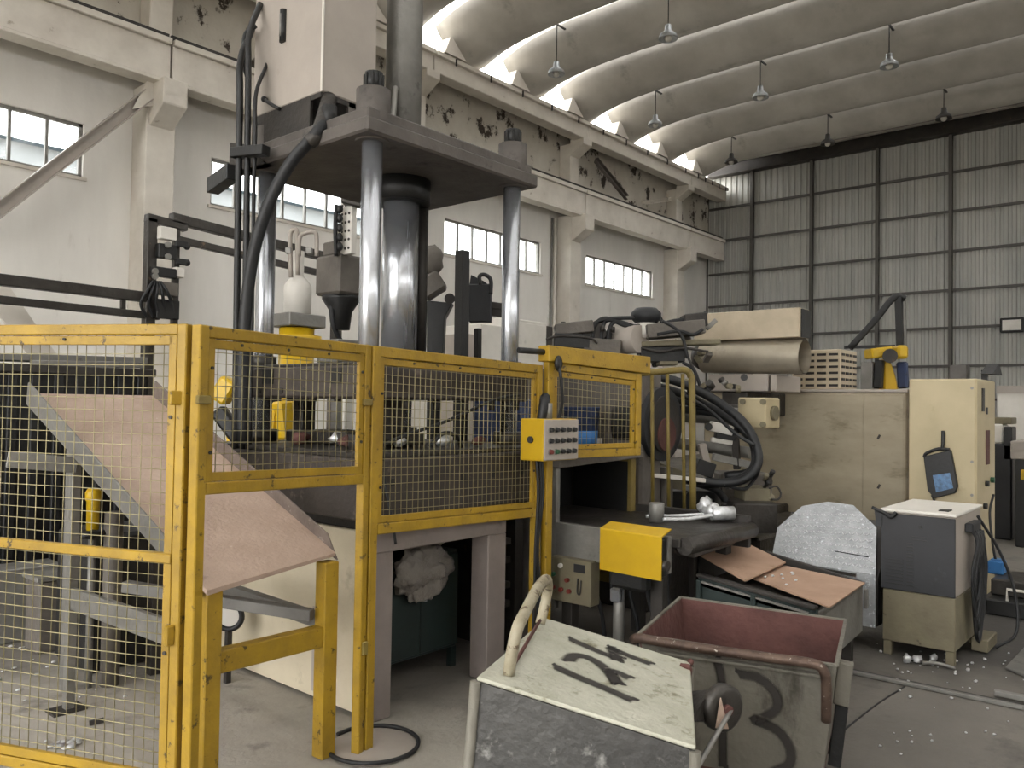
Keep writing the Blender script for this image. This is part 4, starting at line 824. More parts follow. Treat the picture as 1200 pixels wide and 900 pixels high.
# vented crate on the guard ------------------------------------------------
cy0, cy1 = gx(985, 440, 8.4).y, gx(928, 440, 8.4).y; cz0 = ze + .032; cz1 = upz(985, 409, (8.4, cy0)); xr_ = 8.4 + .5
ct = thing('vented_cabinet', (8.6, (cy0 + cy1) / 2, cz0), 'beige steel resistor box with rows of dark vent slots on the guard', 'box')
box(8.4, xr_, cy0, cy1, cz0, cz1).build('case', 'fin_crate', ct, .008)
sl_ = None
for i in range(4):
    for j in range(6):
        y = cy0 + (cy1 - cy0) * (.14 + .24 * i); z = cz0 + (cz1 - cz0) * (.1 + .155 * j)
        if sl_ is None: sl_ = box(8.392, 8.402, y - .045, y + .045, z - .012, z + .012).build('vent_slot', 'dark_steel', ct); b0 = V((0, y, z))
        else: piece(sl_, ct, (0, y - b0.y, z - b0.z))
sl2 = None
for i in range(4):
    for j in range(6):
        x = 8.4 + .5 * (.14 + .24 * i); z = cz0 + (cz1 - cz0) * (.1 + .155 * j)
        if sl2 is None: sl2 = box(x - .04, x + .04, cy0 - .008, cy0 + .002, z - .012, z + .012).build('vent_slot', 'dark_steel', ct); b0 = V((x, 0, z))
        else: piece(sl2, ct, (x - b0.x, 0, z - b0.z))

# electrical cabinet -----------------------------------------------------
XK = 7.72; ky0, ky1 = gx(1145, 500, XK).y, gx(1065, 500, XK).y; kz = upz(1105, 444, (XK, (ky0 + ky1) / 2)); kx1 = gy(1166, 500, ky0).x
kb = thing('electrical_cabinet', (8.0, (ky0 + ky1) / 2, 0), 'tall cream electrical cabinet behind the grey welder', 'cabinet')
box(XK, kx1, ky0, ky1, 0, kz).build('body', 'beige', kb, .008)
dr = box(XK - .012, XK, ky0 + .01, ky1 - .005, .1, kz - .01).build('door', 'beige', kb, .006)
for z in (kz - .08, .9, kz - .7): MB().cyl((XK - .02, ky0 + .035, z), (XK - .01, ky0 + .035, z), .012, n=8).build('door_screw', 'galv', dr)
for fx_, fz, w_, h_, m_ in ((.3, .88, .09, .2, 'dark_steel'), (.55, .66, .14, .3, 'rust'), (.5, .83, .06, .06, 'black')):
    x = XK + (kx1 - XK) * fx_; z = kz * fz + .05; box(x - w_ / 2, x + w_ / 2, ky0 - .008, ky0 + .002, z - h_ / 2, z + h_ / 2).build('side_label', m_, kb)
for fx_, fz in ((.45, .52), (.75, .53), (.35, .42)): x = XK + (kx1 - XK) * fx_; MB().cyl((x, ky0 - .03, kz * fz), (x, ky0, kz * fz), .025, n=10).build('knob', 'green_btn' if fx_ > .7 else 'black', kb)
q = gx(1105, 508, XK - .03)
tp = thing('teach_pendant', (XK - .03, q.y, q.z - .4), 'black teach pendant with small screen hanging on the cream cabinet', 'pendant')
pa = [gx(1082, 535, XK - .06), gx(1114, 527, XK - .06), gx(1122, 570, XK - .06), gx(1119, 578, XK - .06), gx(1095, 584, XK - .06), gx(1087, 575, XK - .06)]
MB().prism(pa, (.045, 0, 0)).build('case', 'black', tp, .006)
MB().tube([gx(1083, 536, XK - .05), gx(1086, 531, XK - .05), gx(1100, 526, XK - .05), gx(1113, 527, XK - .05)], .014, 8).build('handle', 'black', tp)
MB().prism([gx(1093, 557, XK - .064), gx(1113, 554, XK - .064), gx(1117, 572, XK - .064), gx(1097, 577, XK - .064)], (.003, 0, 0)).build('screen', 'screen', tp)
MB().tube([gx(1105, 505, XK - .03), gx(1105, 518, XK - .05), gx(1104, 528, XK - .05)], .014, 8).build('hook', 'black', tp)
MB().tube([gx(1092, 580, XK - .05), gx(1096, 590, XK - .05), gx(1098, 600, XK - .06)], .01, 6).build('cable', 'black', tp)
q = V((XK + .2, lerp(V((0, ky0, 0)), V((0, ky1, 0)), .35).y, kz)); one(box(q.x, q.x + .12, q.y - .07, q.y + .07, kz + .001, kz + .13), 'junction_box', 'oily_steel', 'small rusty box standing on top of the cream cabinet', 'box', q, bev=.006)
q = gy(1166, 446, ky0 + .1); cm_ = thing('beacon', (kx1 - .1, ky0 + .05, kz), 'black hooded lamp at the right edge of the cabinet top', 'lamp')
MB().bar((kx1 - .12, ky0 + .06, kz), (kx1 - .12, ky0 + .06, kz + .1), .05).build('post', 'black', cm_); MB().prism([(kx1 - .3, ky0 + .06, kz + .06), (kx1 + .1, ky0 + .06, kz + .06), (kx1 - .05, ky0 + .06, kz + .16)], (0, -.1, 0)).build('hood', 'black', cm_)

# yellow robot behind the guard ----------------------------------------------
rb = thing('robot', gd(1042, 600, 10.5), 'yellow jointed robot arm with black cable boom behind the guard', 'robot')
DR = 10.5; B0 = gd(1044, 458, DR)
MB().cyl(V((B0.x, B0.y, 0)), B0, .28, .22, n=20).build('pedestal', 'robot_yellow', rb)
MB().prism([gd(1036, 458, DR), gd(1054, 458, DR), gd(1050, 440, DR), gd(1043, 420, DR), gd(1036, 422, DR)], FW * .25).build('lower_arm', 'robot_yellow', rb, .02)
MB().bar(gd(1017, 415, DR), gd(1043, 412, DR), .25, .13).build('upper_arm', 'robot_yellow', rb, .02); MB().bar(gd(1047, 413, DR - .1), gd(1060, 413, DR - .1), .25, .17).build('shoulder', 'robot_yellow', rb, .03)
MB().cyl(gd(1043, 417, DR - .2), gd(1043, 417, DR + .2), .09, n=16).build('joint', 'dark_steel', rb)
MB().bar(gd(1031, 422, DR - .05), gd(1029, 455, DR - .05), .1, .1).build('tool', 'black', rb, .01); MB().bar(gd(1057, 424, DR), gd(1059, 455, DR), .12, .12).build('cable_pack', 'navy', rb, .02)
box(gd(1010, 440, DR).x, gd(1010, 440, DR).x + .3, gd(1025, 440, DR).y, gd(1008, 440, DR).y, 0, upz(1015, 424, gd(1015, 440, DR))).build('controller', 'galv', rb, .01)
MB().tube([gd(996, 408, DR), gd(1025, 376, DR), gd(1044, 352, DR), gd(1052, 347, DR), gd(1060, 350, DR)], .045, 8, 4).build('cable_boom', 'black', rb)
MB().bar(gd(1053, 348, DR), gd(1055, 406, DR), .08, .08).build('boom_post', 'black', rb); MB().bar(gd(1060, 352, DR), gd(1061, 406, DR), .03, .03).build('boom_post', 'galv', rb); MB().bar(gd(990, 407, DR), gd(1048, 406, DR), .05, .04).build('boom_bar', 'black', rb)
# ================================================================== WELDER
wd = thing('welding_machine', (6.1, 1.42, 0), 'charcoal and beige welding power unit on short legs with hanging cables', 'welder')
x0, x1, y0, y1 = 5.70, 6.45, 1.205, 1.635
zt = .955; zm = upz(1040, 690, (x0, 1.6))
box(x0, x1, y0, y1, .09, zm).build('lower_case', 'welder_beige', wd, .006)
up = box(x0 + .0, x1, y0, y1, zm, zt - .02).build('upper_case', 'tank_paint', wd, .006)
box(x0 - .012, x0, y0 - .003, y1 + .01, zm + .004, zt - .03).build('front_panel', 'charcoal', wd, .004)
MB().hexa([(x0 - .02, y1 + .035, zt - .12), (x0, y1 + .035, zt - .12), (x0, y1, zt - .12), (x0 - .02, y1, zt - .12)], [(x0 - .02, y1 + .05, zt - .01), (x0, y1 + .05, zt - .01), (x0, y1, zt - .01), (x0 - .02, y1, zt - .01)]).build('corner_flap', 'charcoal', wd)
box(x0 - .02, x1 + .01, y0 - .012, y1 + .012, zt - .02, zt).build('lid', 'white_paint', wd, .005)
sl3 = None
for i in range(8):
    z = zm + .04 + i * .022
    for ya, yb2 in ((y1 - .02, y1 - .13), (y1 - .15, y1 - .19)):
        box(x0 - .016, x0 - .011, min(ya, yb2), max(ya, yb2), z, z + .009).build('vent_slot', 'black', wd)
for i in range(5): z = zm + .22 + i * .022; box(x0 - .016, x0 - .011, y1 - .19, y1 - .15, z, z + .009).build('vent_slot', 'black', wd)
MB().cyl((x0 - .02, y0 + .2, zt - .1), (x0 - .01, y0 + .2, zt - .1), .012, n=10).build('knob', 'black', wd)
for z in (zt - .17, zt - .19): box(x0 - .016, x0 - .011, y0 + .16, y0 + .25, z, z + .006).build('nameplate', 'black', wd)
for x in (x0 + .03, x1 - .05):
    for y in (y0 + .03, y1 - .03): box(x - .025, x + .025, y - .025, y + .025, 0, .09).build('foot', 'welder_beige', wd, .003)
MB().tube([(x0 - .03, y1 + .06, zt + .0), (x0 - .03, y1 - .02, zt - .03), (x0 - .05, y1 - .06, zt - .05), (x0 - .03, y1 - .09, zt - .02)], .012, 6).build('cable', 'rubber', wd)
box(x0 + .1, x0 + .2, y0 + .06, y0 + .12, zt, zt + .006).build('slot', 'black', wd)
rnd = random.Random(11)
for k in range(9):
    xx = x0 + .3 + .04 * (k % 6); l_ = rnd.uniform(.3, .62); w_ = rnd.uniform(.03, .09)
    MB().tube([(xx, y0 + .0, zt - .1), (xx + .02, y0 - .06, zt - .2), (xx - w_, y0 - .05, zt - .2 - l_ * .6), (xx, y0 - .06, zt - .25 - l_), (xx + w_, y0 - .07, zt - .2 - l_ * .6), (xx + .03, y0 - .05, zt - .15)], .009 + .003 * (k % 2), 6, 5).build('cable_loop', 'rubber', wd)
box(x0 + .25, x0 + .5, y0 - .05, y0 + .0, zt - .14, zt - .08).build('cable_hook', 'charcoal', wd, .008)
MB().tube([(x0 + .55, y0 - .02, zt - .06), (x0 + .7, y0 - .12, zt - .3), (x0 + .75, y0 - .2, .4), (x0 + .72, y0 - .22, .12), (x0 + .6, y0 - .12, .02)], .01, 6).build('cable', 'rubber', wd)
MB().bar((x0 + .45, y0 - .05, .05), (x0 + .75, y0 - .05, .05), .1, .08).build('skid', 'welder_beige', wd, .005)
# loose metal around it
m = MB(); rnd = random.Random(5)
for k in range(46):
    q = gz(rnd.gauss(1085, 45), rnd.gauss(783, 16)); m.ball(V((q.x, q.y, .008)), rnd.uniform(.004, .014), 1.3, .9, .6, 6, 4, .3, k)
for k in range(16):
    q = gz(rnd.uniform(1000, 1190), rnd.uniform(800, 890)); m.ball(V((q.x, q.y, .006)), rnd.uniform(.003, .009), 1.3, .9, .6, 6, 4, .3, k)
tag(m.build('metal_chips', 'chips', None, 0, gz(1085, 783)), 'bright metal chips scattered on the floor around the welder', 'chips', kind='stuff')
q = gz(1075, 776); one(MB().ball(q + V((0, 0, .02)), .035, 1.4, .9, .6, 10, 7, .35, 9).ball(q + V((-.06, .05, .025)), .03, 1, .8, .9, 9, 6, .35, 2).ball(q + V((.1, -.07, .02)), .03, 1.2, .7, .7, 9, 6, .35, 3), 'foil_scrap', 'chips', 'crumpled bright foil scrap on the floor under the welder', 'scrap', q)
q = gz(1098, 782); one(MB().tube([q + V((0, .08, .01)), q + V((0, 0, .025)), q + V((.02, -.1, .01))], .012, 6), 'metal_rod', 'galv', 'short bent rod on the floor before the welder foot', 'rod', q)

# ================================================================== BINS
def plane_pt(px, py, P0, n): d = ray(px, py); return EYEP + d * ((P0 - EYEP).dot(n) / d.dot(n))
A = gd(558.7, 793, 2.3); U = V((.249, -.53, -.117)).normalized(); Vv = V((.632, .296, 0)).normalized(); NB = U.cross(Vv).normalized()
if NB.z < 0: NB = -NB
LB = [plane_pt(x, y, A, NB) for x, y in ((558.7, 793), (639, 724), (809, 776), (816, 875))]
b1 = thing('scrap_bin', (lerp(LB[0], LB[2], .5).x, lerp(LB[0], LB[2], .5).y, 0), 'tipped steel scrap bin with pale top plate and sprayed number 124', 'bin')
MB().prism(LB, NB * -.012).build('top_plate', 'bin_top', b1, .004)
cen = (LB[0] + LB[1] + LB[2] + LB[3]) / 4
fl_ = []
for p in LB:
    o_ = (p - cen); o_.z = 0; q = p - NB * .013; g = V((p.x + o_.x * .07, p.y + o_.y * .07, 0)) - V((NB.x, NB.y, 0)) * .15; fl_.append((q, V((g.x, g.y, .03))))
walls = []
for i in range(4):
    a, b = fl_[i], fl_[(i + 1) % 4]; ce = V((cen.x, cen.y, .4)); nn = (b[0] - a[0]).cross(a[1] - a[0]).normalized()
    if nn.dot(ce - a[0]) < 0: nn = -nn
    MB().prism([a[1], b[1], b[0], a[0]], nn * .012).build('side_plate', 'bin_side', b1)
for i in range(4):
    a = fl_[i]; MB().tube([a[1], a[0]], .016, 8, 1).build('corner_strip', 'bin_front', b1)
for i in range(4): MB().bar(fl_[i][1], fl_[(i + 1) % 4][1], .03, .03).build('bottom_edge', 'bin_side', b1)
# folded edge along the front left
h1, h2 = plane_pt(596, 790, A, NB), plane_pt(633, 731, A, NB)
def above(px, py, base): # point above the plate on the plane through the handle feet
    n2 = (h2 - h1).cross(NB).normalized(); return plane_pt(px, py, h1, n2)
MB().tube([h1, above(600, 765, h1), above(606, 738, h1), above(613, 722, h1), above(630, 690, h1), above(640, 679, h1), above(642, 690, h1), above(637, 715, h1), h2], .018, 12, 5).build('handle', 'cream_pipe', b1)
MB().tube([lerp(h1, h2, .1) + NB * .005, lerp(h1, h2, .95) + NB * .02], .006, 6, 1).build('weld_bead', 'rust', b1)
def strokes(parent, plane, lines, w, mat='spray_black', off=.0015, lab=None):
    m = MB(); P0, n = plane
    for ln in lines: m.ribbon([plane_pt(x, y, P0, n) + n * off for x, y in ln], w, n)
    return m.build('painted_number', mat, parent, label=lab)
strokes(b1, (A, NB), [[(653, 783), (680, 795), (707, 806), (736, 819)]], .066, lab='sprayed digit 1')
strokes(b1, (A, NB), [[(667, 774), (672, 769), (686, 770), (702, 778), (714, 789), (722, 799)], [(722, 800), (716, 789), (722, 788), (733, 793)]], .064, lab='sprayed digit 2')
strokes(b1, (A, NB), [[(670, 750), (690, 759), (712, 768), (726, 772)], [(716, 760), (720, 767), (722, 773)], [(716, 760), (735, 768), (758, 777)]], .06, lab='sprayed digit 4')
q = LB[2]; MB().ball(q + V((0, 0, -.0)), .012).build('weld_bead', 'rust', b1); MB().tube([plane_pt(798, 780, A, NB), plane_pt(808, 784, A, NB) , LB[2] - NB * .1], .01, 6).build('rusty_hook', 'rust', b1)
# caster on the end of the tipped bin
wc = gd(846, 829, 2.52)
wax = V((-.39, -.92, 0))
w1 = MB().lathe([(.0, -.02), (.06, -.022), (.072, -.014), (.072, .014), (.06, .022), (.03, .018), (.0, .018)], wc, wax, 28).build('caster_wheel', 'oily_steel', b1)
MB().cyl(wc + wax * .015, wc + wax * .035, .016, n=12).build('axle', 'rust', w1)
pC = lerp(LB[2], LB[3], .35)
MB().prism([lerp(LB[2], LB[3], .3) - NB * .03, lerp(LB[2], LB[3], .62) - NB * .04, wc + wax * -.03 + V((-.02, .0, -.05)), wc + wax * -.03 + V((-.02, 0, .05))], wax * -.006).build('caster_fork', 'dark_steel', b1)
MB().prism([wc + wax * .028 + V((-.03, .012, .045)), wc + wax * .028 + V((.0, 0, -.055)), wc + wax * .028 + V((-.045, .02, -.045))], wax * .004).build('fork_cap', 'pink_liner', b1)
MB().tube([wc + V((-.0, -.03, 0)), lerp(LB[2], LB[3], .85) - NB * .2, LB[3] - NB * .25], .008, 6).build('wire_tie', 'galv', b1)

# bin 13
K = 3.4 / 3.2
R13 = [V((x * K, y * K, EYE + (z - EYE) * K)) for x, y, z in ((2.78, 1.711, .696), (3.48, 1.908, .692), (3.744, 1.229, .659), (3.045, 1.032, .664))]
b2 = thing('scrap_bin', (3.45, 1.58, 0), 'open rust-lined scrap bin with sprayed number 13 behind the tipped bin', 'bin')
cen = (R13[0] + R13[1] + R13[2] + R13[3]) / 4
bot = [V((cen.x + (p.x - cen.x) * .86, cen.y + (p.y - cen.y) * .86, .12)) for p in R13]
for i in range(4):
    a, b, c, d = R13[i], R13[(i + 1) % 4], bot[(i + 1) % 4], bot[i]; nn = (b - a).cross(d - a).normalized()
    if nn.dot(cen - a) < 0: nn = -nn
    MB().prism([d, c, b, a], nn * .006).build('outer_plate', 'bin_front', b2); MB().prism([d + nn * .0065, c + nn * .0065, b + nn * .0065, a + nn * .0065], nn * .004).build('inner_plate', 'rust', b2)
MB().prism(bot, (0, 0, -.012)).build('bin_floor', 'rust', b2)
for i in range(4): MB().bar(R13[i] + V((0, 0, .003)), R13[(i + 1) % 4] + V((0, 0, .003)), .016, .012).build('rim', 'bin_front', b2, .002)
fn = (R13[3] - R13[0]).cross(bot[0] - R13[0]).normalized()
if fn.dot(cen - R13[0]) > 0: fn = -fn
F0 = R13[0]
def ff(px, py, o=0): return plane_pt(px, py, F0, fn) + fn * o
MB().tube([R13[0] + V((-.0, .02, -.02)), ff(752, 745, .03), ff(800, 752, .04), ff(900, 766, .04), ff(952, 773, .04), ff(965, 782, .04), ff(968, 800, .035), ff(968, 842, .02)], .02, 12, 5).build('handle_tube', 'rust_pipe', b2)
MB().bar(ff(770, 762, .008), ff(968, 791, .008), .012, .035, fn).build('stiffener', 'bin_front', b2, .002)
strokes(b2, (F0 + fn * .001, fn), [[(840, 772), (846, 800), (847, 850), (847, 895)]], .052, lab='sprayed digit 1'); strokes(b2, (F0 + fn * .001, fn), [[(868, 790), (890, 795), (908, 812), (910, 830), (893, 842), (884, 843), (910, 855), (925, 875), (925, 895), (905, 905)]], .058, lab='sprayed digit 3')
rn = (R13[2] - R13[3]).cross(bot[3] - R13[3]).normalized()
if rn.dot(cen - R13[3]) > 0: rn = -rn
e0, e1 = lerp(R13[3], bot[3], .1), lerp(R13[3], bot[3], .38)
def rr2(t, s, o): return lerp(lerp(R13[3], R13[2], t), lerp(bot[3], bot[2], t), s) + rn * o
MB().bar(rr2(.25, .06, .03), rr2(.25, .42, .03), .05, .06, rn).build('lift_pocket', 'bin_front', b2, .004); MB().bar(rr2(.25, .42, .035), rr2(.25, .95, .035), .04, .05, rn).build('lift_pocket', 'black', b2, .004)
for p in bot:
    q = V((lerp(p, cen, .12).x, lerp(p, cen, .12).y, 0)); MB().cyl(q + V((-.02, 0, .055)), q + V((.02, 0, .055)), .055, n=18).build('caster_wheel', 'black', b2); MB().bar(q + V((0, 0, .06)), q + V((0, 0, .125)), .05, .04).build('caster_fork', 'galv', b2)

# ================================================================== BEHIND THE MESH, LEFT
dk = thing('scrap_container', (1.9, 6.0, 0), 'big dark steel container with loose boards on top behind the mesh gate', 'container')
a, b = gy(-60, 430, 6.3), gy(176, 425, 6.3)
box(a.x, b.x, 6.3, 7.8, .15, 1.8).build('body', 'black', dk, .01)
for k in range(9): x = a.x + (b.x - a.x) * (k + .5) / 9; box(x - .03, x + .03, 6.27, 6.3, .2, 1.78).build('rib', 'black', dk, .004)
box(a.x - .03, b.x + .03, 6.25, 7.85, 1.77, 1.83).build('rim', 'oily_steel', dk, .006)
for x in (a.x + .1, b.x - .1): box(x - .05, x + .05, 6.35, 6.45, 0, .15).build('foot', 'black', dk)
one(MB().bar(gy(-30, 418, 6.62) , gy(163, 423, 6.62), .3, .05), 'loose_board', 'grey_paint', 'long weathered board lying across the dark container', 'board', gy(60, 425, 6.5), bev=.004)
one(MB().bar(gy(40, 436, 6.36) + V((0, 0, .06)), gy(170, 438, 6.36) + V((0, .1, .07)), .14, .05), 'loose_board', 'galv', 'short bent grey board under the long weathered board', 'board', gy(100, 437, 6.36), bev=.004)
q1, q2 = gy(-8, 335, 8.5), gy(66, 440, 8.5); one(MB().bar(q1, q2, .22, .04, (0, -1, 0)), 'leaning_plank', 'concrete_beam', 'pale broad plank leaning down behind the mesh gate at far left', 'plank', q2, bev=.004)
q = gz(62, 764); bp_ = thing('concrete_block', (q.x, q.y, 0), 'grey-green upright block on the floor behind the mesh gate', 'block')
hz_ = upz(62, 680, q); box(q.x - .09, q.x + .14, q.y, q.y + .22, 0, hz_).build('block', 'machine_grey', bp_, .01); box(q.x - .11, q.x + .16, q.y - .02, q.y + .24, hz_, hz_ + .03).build('cap', 'galv', bp_, .005)
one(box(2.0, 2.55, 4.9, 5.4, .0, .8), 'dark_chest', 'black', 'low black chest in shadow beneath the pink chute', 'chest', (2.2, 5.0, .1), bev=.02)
q = gd(109, 600, 4.5); yb3 = thing('warning_beacon', (q.x, q.y, 0), 'small yellow beacon cylinder on a post beneath the chute', 'beacon')
MB().lathe([(.0, -.1), (.032, -.1), (.034, .06), (.042, .07), (.042, .11), (.03, .13), (.0, .135)], q, n=16).build('lens', 'robot_yellow', yb3); MB().cyl((q.x, q.y, 0), q - V((0, 0, .1)), .02, n=10).build('post', 'galv', yb3); MB().ball(q - V((0, 0, .12)), .06, 1.3, 1, .5, 10, 6, .2, 3).build('base_clamp', 'black', yb3)
MB().cyl(gd(134, 600, 4.55), V((gd(134, 600, 4.55).x, gd(134, 600, 4.55).y, 0)), .05, n=10).build('side_post', 'machine_grey', yb3)
q = gz(35, 668, .46); one(box(q.x - .3, q.x + .2, q.y, q.y + .24, .001, .48), 'steel_crate', 'galv', 'low galvanised crate heaped with chips at far left', 'crate', (q.x, q.y, 0), bev=.01)
m = MB(); rnd = random.Random(21)
for k in range(70):
    q = gz(rnd.uniform(-10, 200), rnd.gauss(745, 40)); m.ball(V((q.x, q.y, .01)), rnd.uniform(.005, .016), 1.4, .9, .5, 6, 4, .3, k)
for k in range(14): q = gz(rnd.gauss(75, 12), rnd.gauss(876, 3)); m.ball(V((q.x, q.y, .01)), rnd.uniform(.008, .02), 1.4, .9, .5, 6, 4, .3, k)
tag(m.build('metal_chips', 'chips', None, 0, gz(60, 745)), 'bright metal chips scattered on the dusty floor behind the mesh gate', 'chips', kind='stuff')
q = gz(112, 848); one(MB().bar(q + V((-.03, 0, .01)), q + V((.03, -.02, .015)), .02, .02), 'floor_bolt', 'dark_steel', 'dark bolt sticking up from the floor behind the gate', 'bolt', q)
# gas hose reel by the press foot
q = gd(268, 722, 4.6); wv = thing('valve_wheel', q, 'pale disc with a black rim low behind the chute legs', 'wheel')
MB().cyl(q, q + FW * .03, .065, n=22).build('disc', 'white_paint', wv); MB().tube([q + RT * (.075 * math.cos(t * math.pi / 8)) + DN * (.075 * math.sin(t * math.pi / 8)) for t in range(16)], .016, 8, 2, True).build('rim', 'rubber', wv); MB().bar(q + DN * .08, V((q.x, q.y, 0)) - FW * .0, .03, .03).build('stand', 'dark_steel', wv)

# ------------------------------------------------------------------ steel runway and clamp unit far left
YU = 8.0
ru = thing('pipe_runway', gy(165, 350, YU), 'dark horizontal beams of a runway in front of the whitewashed wall', 'frame')
for (pa, pb, w_) in (((-40, 323), (176, 349), .1), ((-40, 347), (186, 371), .07), ((200, 255), (400, 306), .1), ((205, 280), (400, 326), .07)):
    MB().bar(gy(*pa, YU), gy(*pb, YU), w_, w_).build('beam', 'oily_steel', ru, .006)
MB().bar(gy(144, 346, YU), gy(144, 368, YU), .04).build('tie', 'oily_steel', ru)
for px in (-30, 395): q = gy(px, 330, YU); MB().bar((q.x, q.y, 0), (q.x, q.y, q.z), .1).build('post', 'oily_steel', ru)
cu = thing('clamp_unit', gy(190, 370, YU), 'black upright frame with clamps and white plates on the runway', 'unit')
ca = gy(177, 256, YU); cb2 = gy(207, 262, YU)
MB().bar((ca.x, YU, 0), (ca.x, YU, ca.z), .1).build('upright', 'oily_steel', cu, .006); MB().bar((cb2.x, YU, 0), (cb2.x, YU, ca.z - .05), .06).build('upright', 'oily_steel', cu, .006); MB().bar((ca.x - .05, YU, ca.z), (cb2.x + .1, YU, ca.z - .03), .1, .08).build('head', 'oily_steel', cu, .006)
for (xa, ya, xb, yb3_, m_) in ((186, 265, 205, 283, 'white_paint'), (184, 285, 205, 305, 'black'), (178, 312, 206, 327, 'black'), (204, 313, 214, 326, 'white_paint'), (187, 330, 207, 348, 'machine_grey'), (182, 350, 208, 375, 'black')):
    a, b = gy(xa, ya, YU - .08), gy(xb, yb3_, YU - .08); box(a.x, b.x, YU - .12, YU - .04, b.z, a.z).build('plate', m_, cu, .006)
for (xa, ya) in ((196, 287), (196, 301), (181, 318), (181, 324)): q = gy(xa, ya, YU - .12); MB().cyl(q, q - V((0, .03, 0)), .03, n=10).build('bolt', 'galv', cu)
for (xa, ya) in ((205, 285), (206, 306)): MB().bar(gy(xa, ya, YU - .1), gy(xa + 15, ya + 2, YU - .1), .05, .06).build('jaw', 'black', cu, .006); 
for (xa, ya) in ((219, 289), (219, 308)): MB().ball(gy(xa, ya, YU - .1), .035).build('jaw_tip', 'black', cu)
for k in range(5): MB().tube([gy(180 + 2 * k, 330, YU - .1), gy(172 + 6 * k, 342, YU - .15), gy(165 + 9 * k, 356, YU - .12), gy(172 + 8 * k, 372, YU - .1)], .016, 6).build('hose', 'rubber', cu)

# ------------------------------------------------------------------ ladle tower, hopper, posts behind the press
DV = 8.0; q = gd(348, 385, DV)
ld = thing('filter_vessel', (q.x, q.y, 0), 'white bottle-shaped vessel with bent pipes behind the press columns', 'vessel')
zb3 = q.z
pz = lambda y: EYE + (zb3 - EYE) * (472 - y) / (472 - 385)
MB().lathe([(.0, pz(368)), (.13, pz(368)), (.135, pz(340)), (.13, pz(333)), (.09, pz(326)), (.055, pz(322)), (.055, pz(292)), (.0, pz(291))], (q.x, q.y, 0), n=24).build('bottle', 'white_paint', ld)
for pts in ([(341, 325), (340, 285), (341, 272), (346, 269), (348, 275), (349, 322)], [(350, 300), (351, 279), (358, 273), (368, 272), (371, 278), (371, 300)]): MB().tube([gd(x, y, DV - .15) for x, y in pts], .022, 8, 5).build('bent_pipe', 'tank_paint', ld)
for px, py in ((338, 294), (362, 294)): MB().bar(gd(px - 3, py, DV - .15), gd(px + 4, py, DV - .15), .06, .06).build('valve', 'galv', ld, .006)
box(q.x - .22, q.x + .2, q.y - .2, q.y + .2, pz(384), pz(369)).build('head_box', 'galv', ld, .008)
MB().cyl((q.x, q.y, 0), (q.x, q.y, pz(385)), .17, n=20).build('pedestal', 'robot_yellow', ld); MB().cyl((q.x, q.y, pz(402)), (q.x, q.y, pz(394)), .24, n=24).build('turntable', 'robot_yellow', ld); MB().cyl((q.x, q.y, pz(404)), (q.x, q.y, pz(402)), .2, n=24).build('turntable_gap', 'dark_steel', ld)
DH = 7.0; hx0, hy = gd(397, 320, DH), 0
hp2 = thing('ladle_hopper', (hx0.x, hx0.y, 0), 'grey square hopper box on a black funnel behind the front column', 'hopper')
ztop, zbot = gd(397, 296, DH).z, gd(397, 343, DH).z
xa_ = hx0.x; ya_ = hx0.y; yw_ = gx(369, 320, xa_).y; xw_ = gy(432, 320, ya_).x
box(xa_, xw_, ya_, yw_, zbot, ztop).build('hopper_box', 'machine_grey', hp2, .02); box(xa_ + .02, xw_ - .15, ya_ + .05, yw_ - .08, ztop, ztop + .12).build('lid_block', 'machine_grey', hp2, .01)
cx_, cy_ = (xa_ + xw_) / 2, (ya_ + yw_) / 2
MB().lathe([(.0, zbot - .3), (.08, zbot - .3), (.1, zbot - .14), (.17, zbot - .03), (.17, zbot), (.0, zbot)], (cx_, cy_, 0), n=20).build('funnel', 'black', hp2); MB().bar((cx_, cy_, 0), (cx_, cy_, zbot - .4), .16).build('post', 'machine_grey', hp2, .01)
MB().bar((cx_ - .18, cy_ - .05, zbot - .5), (cx_ + .12, cy_ - .05, zbot - .5), .3, .2).build('foot_block', 'galv', hp2, .01); MB().tube([(xa_ + .05, cy_, zbot), (xa_ + .08, cy_, zbot - .25), (cx_, cy_, zbot - .4)], .025, 8).build('hose', 'rubber', hp2)
pa, pb = gd(399, 232, DH + .1), gd(428, 300, DH + .1)
box(pa.x, pa.x + .06, pb.y, pa.y, pb.z, pa.z).build('perforated_plate', 'white_paint', hp2, .006)
for i in range(3):
    for j in range(6): y = pb.y + (pa.y - pb.y) * (.2 + .3 * i); z = pb.z + (pa.z - pb.z) * (.1 + .15 * j); MB().cyl((pa.x - .006, y, z), (pa.x + .002, y, z), .012, n=8).build('hole', 'dark_steel', hp2)
for k in range(5): q = gd(398, 245 + 11 * k, DH); MB().ball(q, .03, 1, 1, 1.3).build('chain_link', 'black', hp2)
MB().bar(gd(402, 232, DH), gd(425, 238, DH), .1, .1).build('cross_head', 'oily_steel', hp2, .01); MB().tube([gd(394, 240, DH), gd(393, 270, DH), gd(394, 300, DH)], .02, 6).build('cable', 'rubber', hp2)
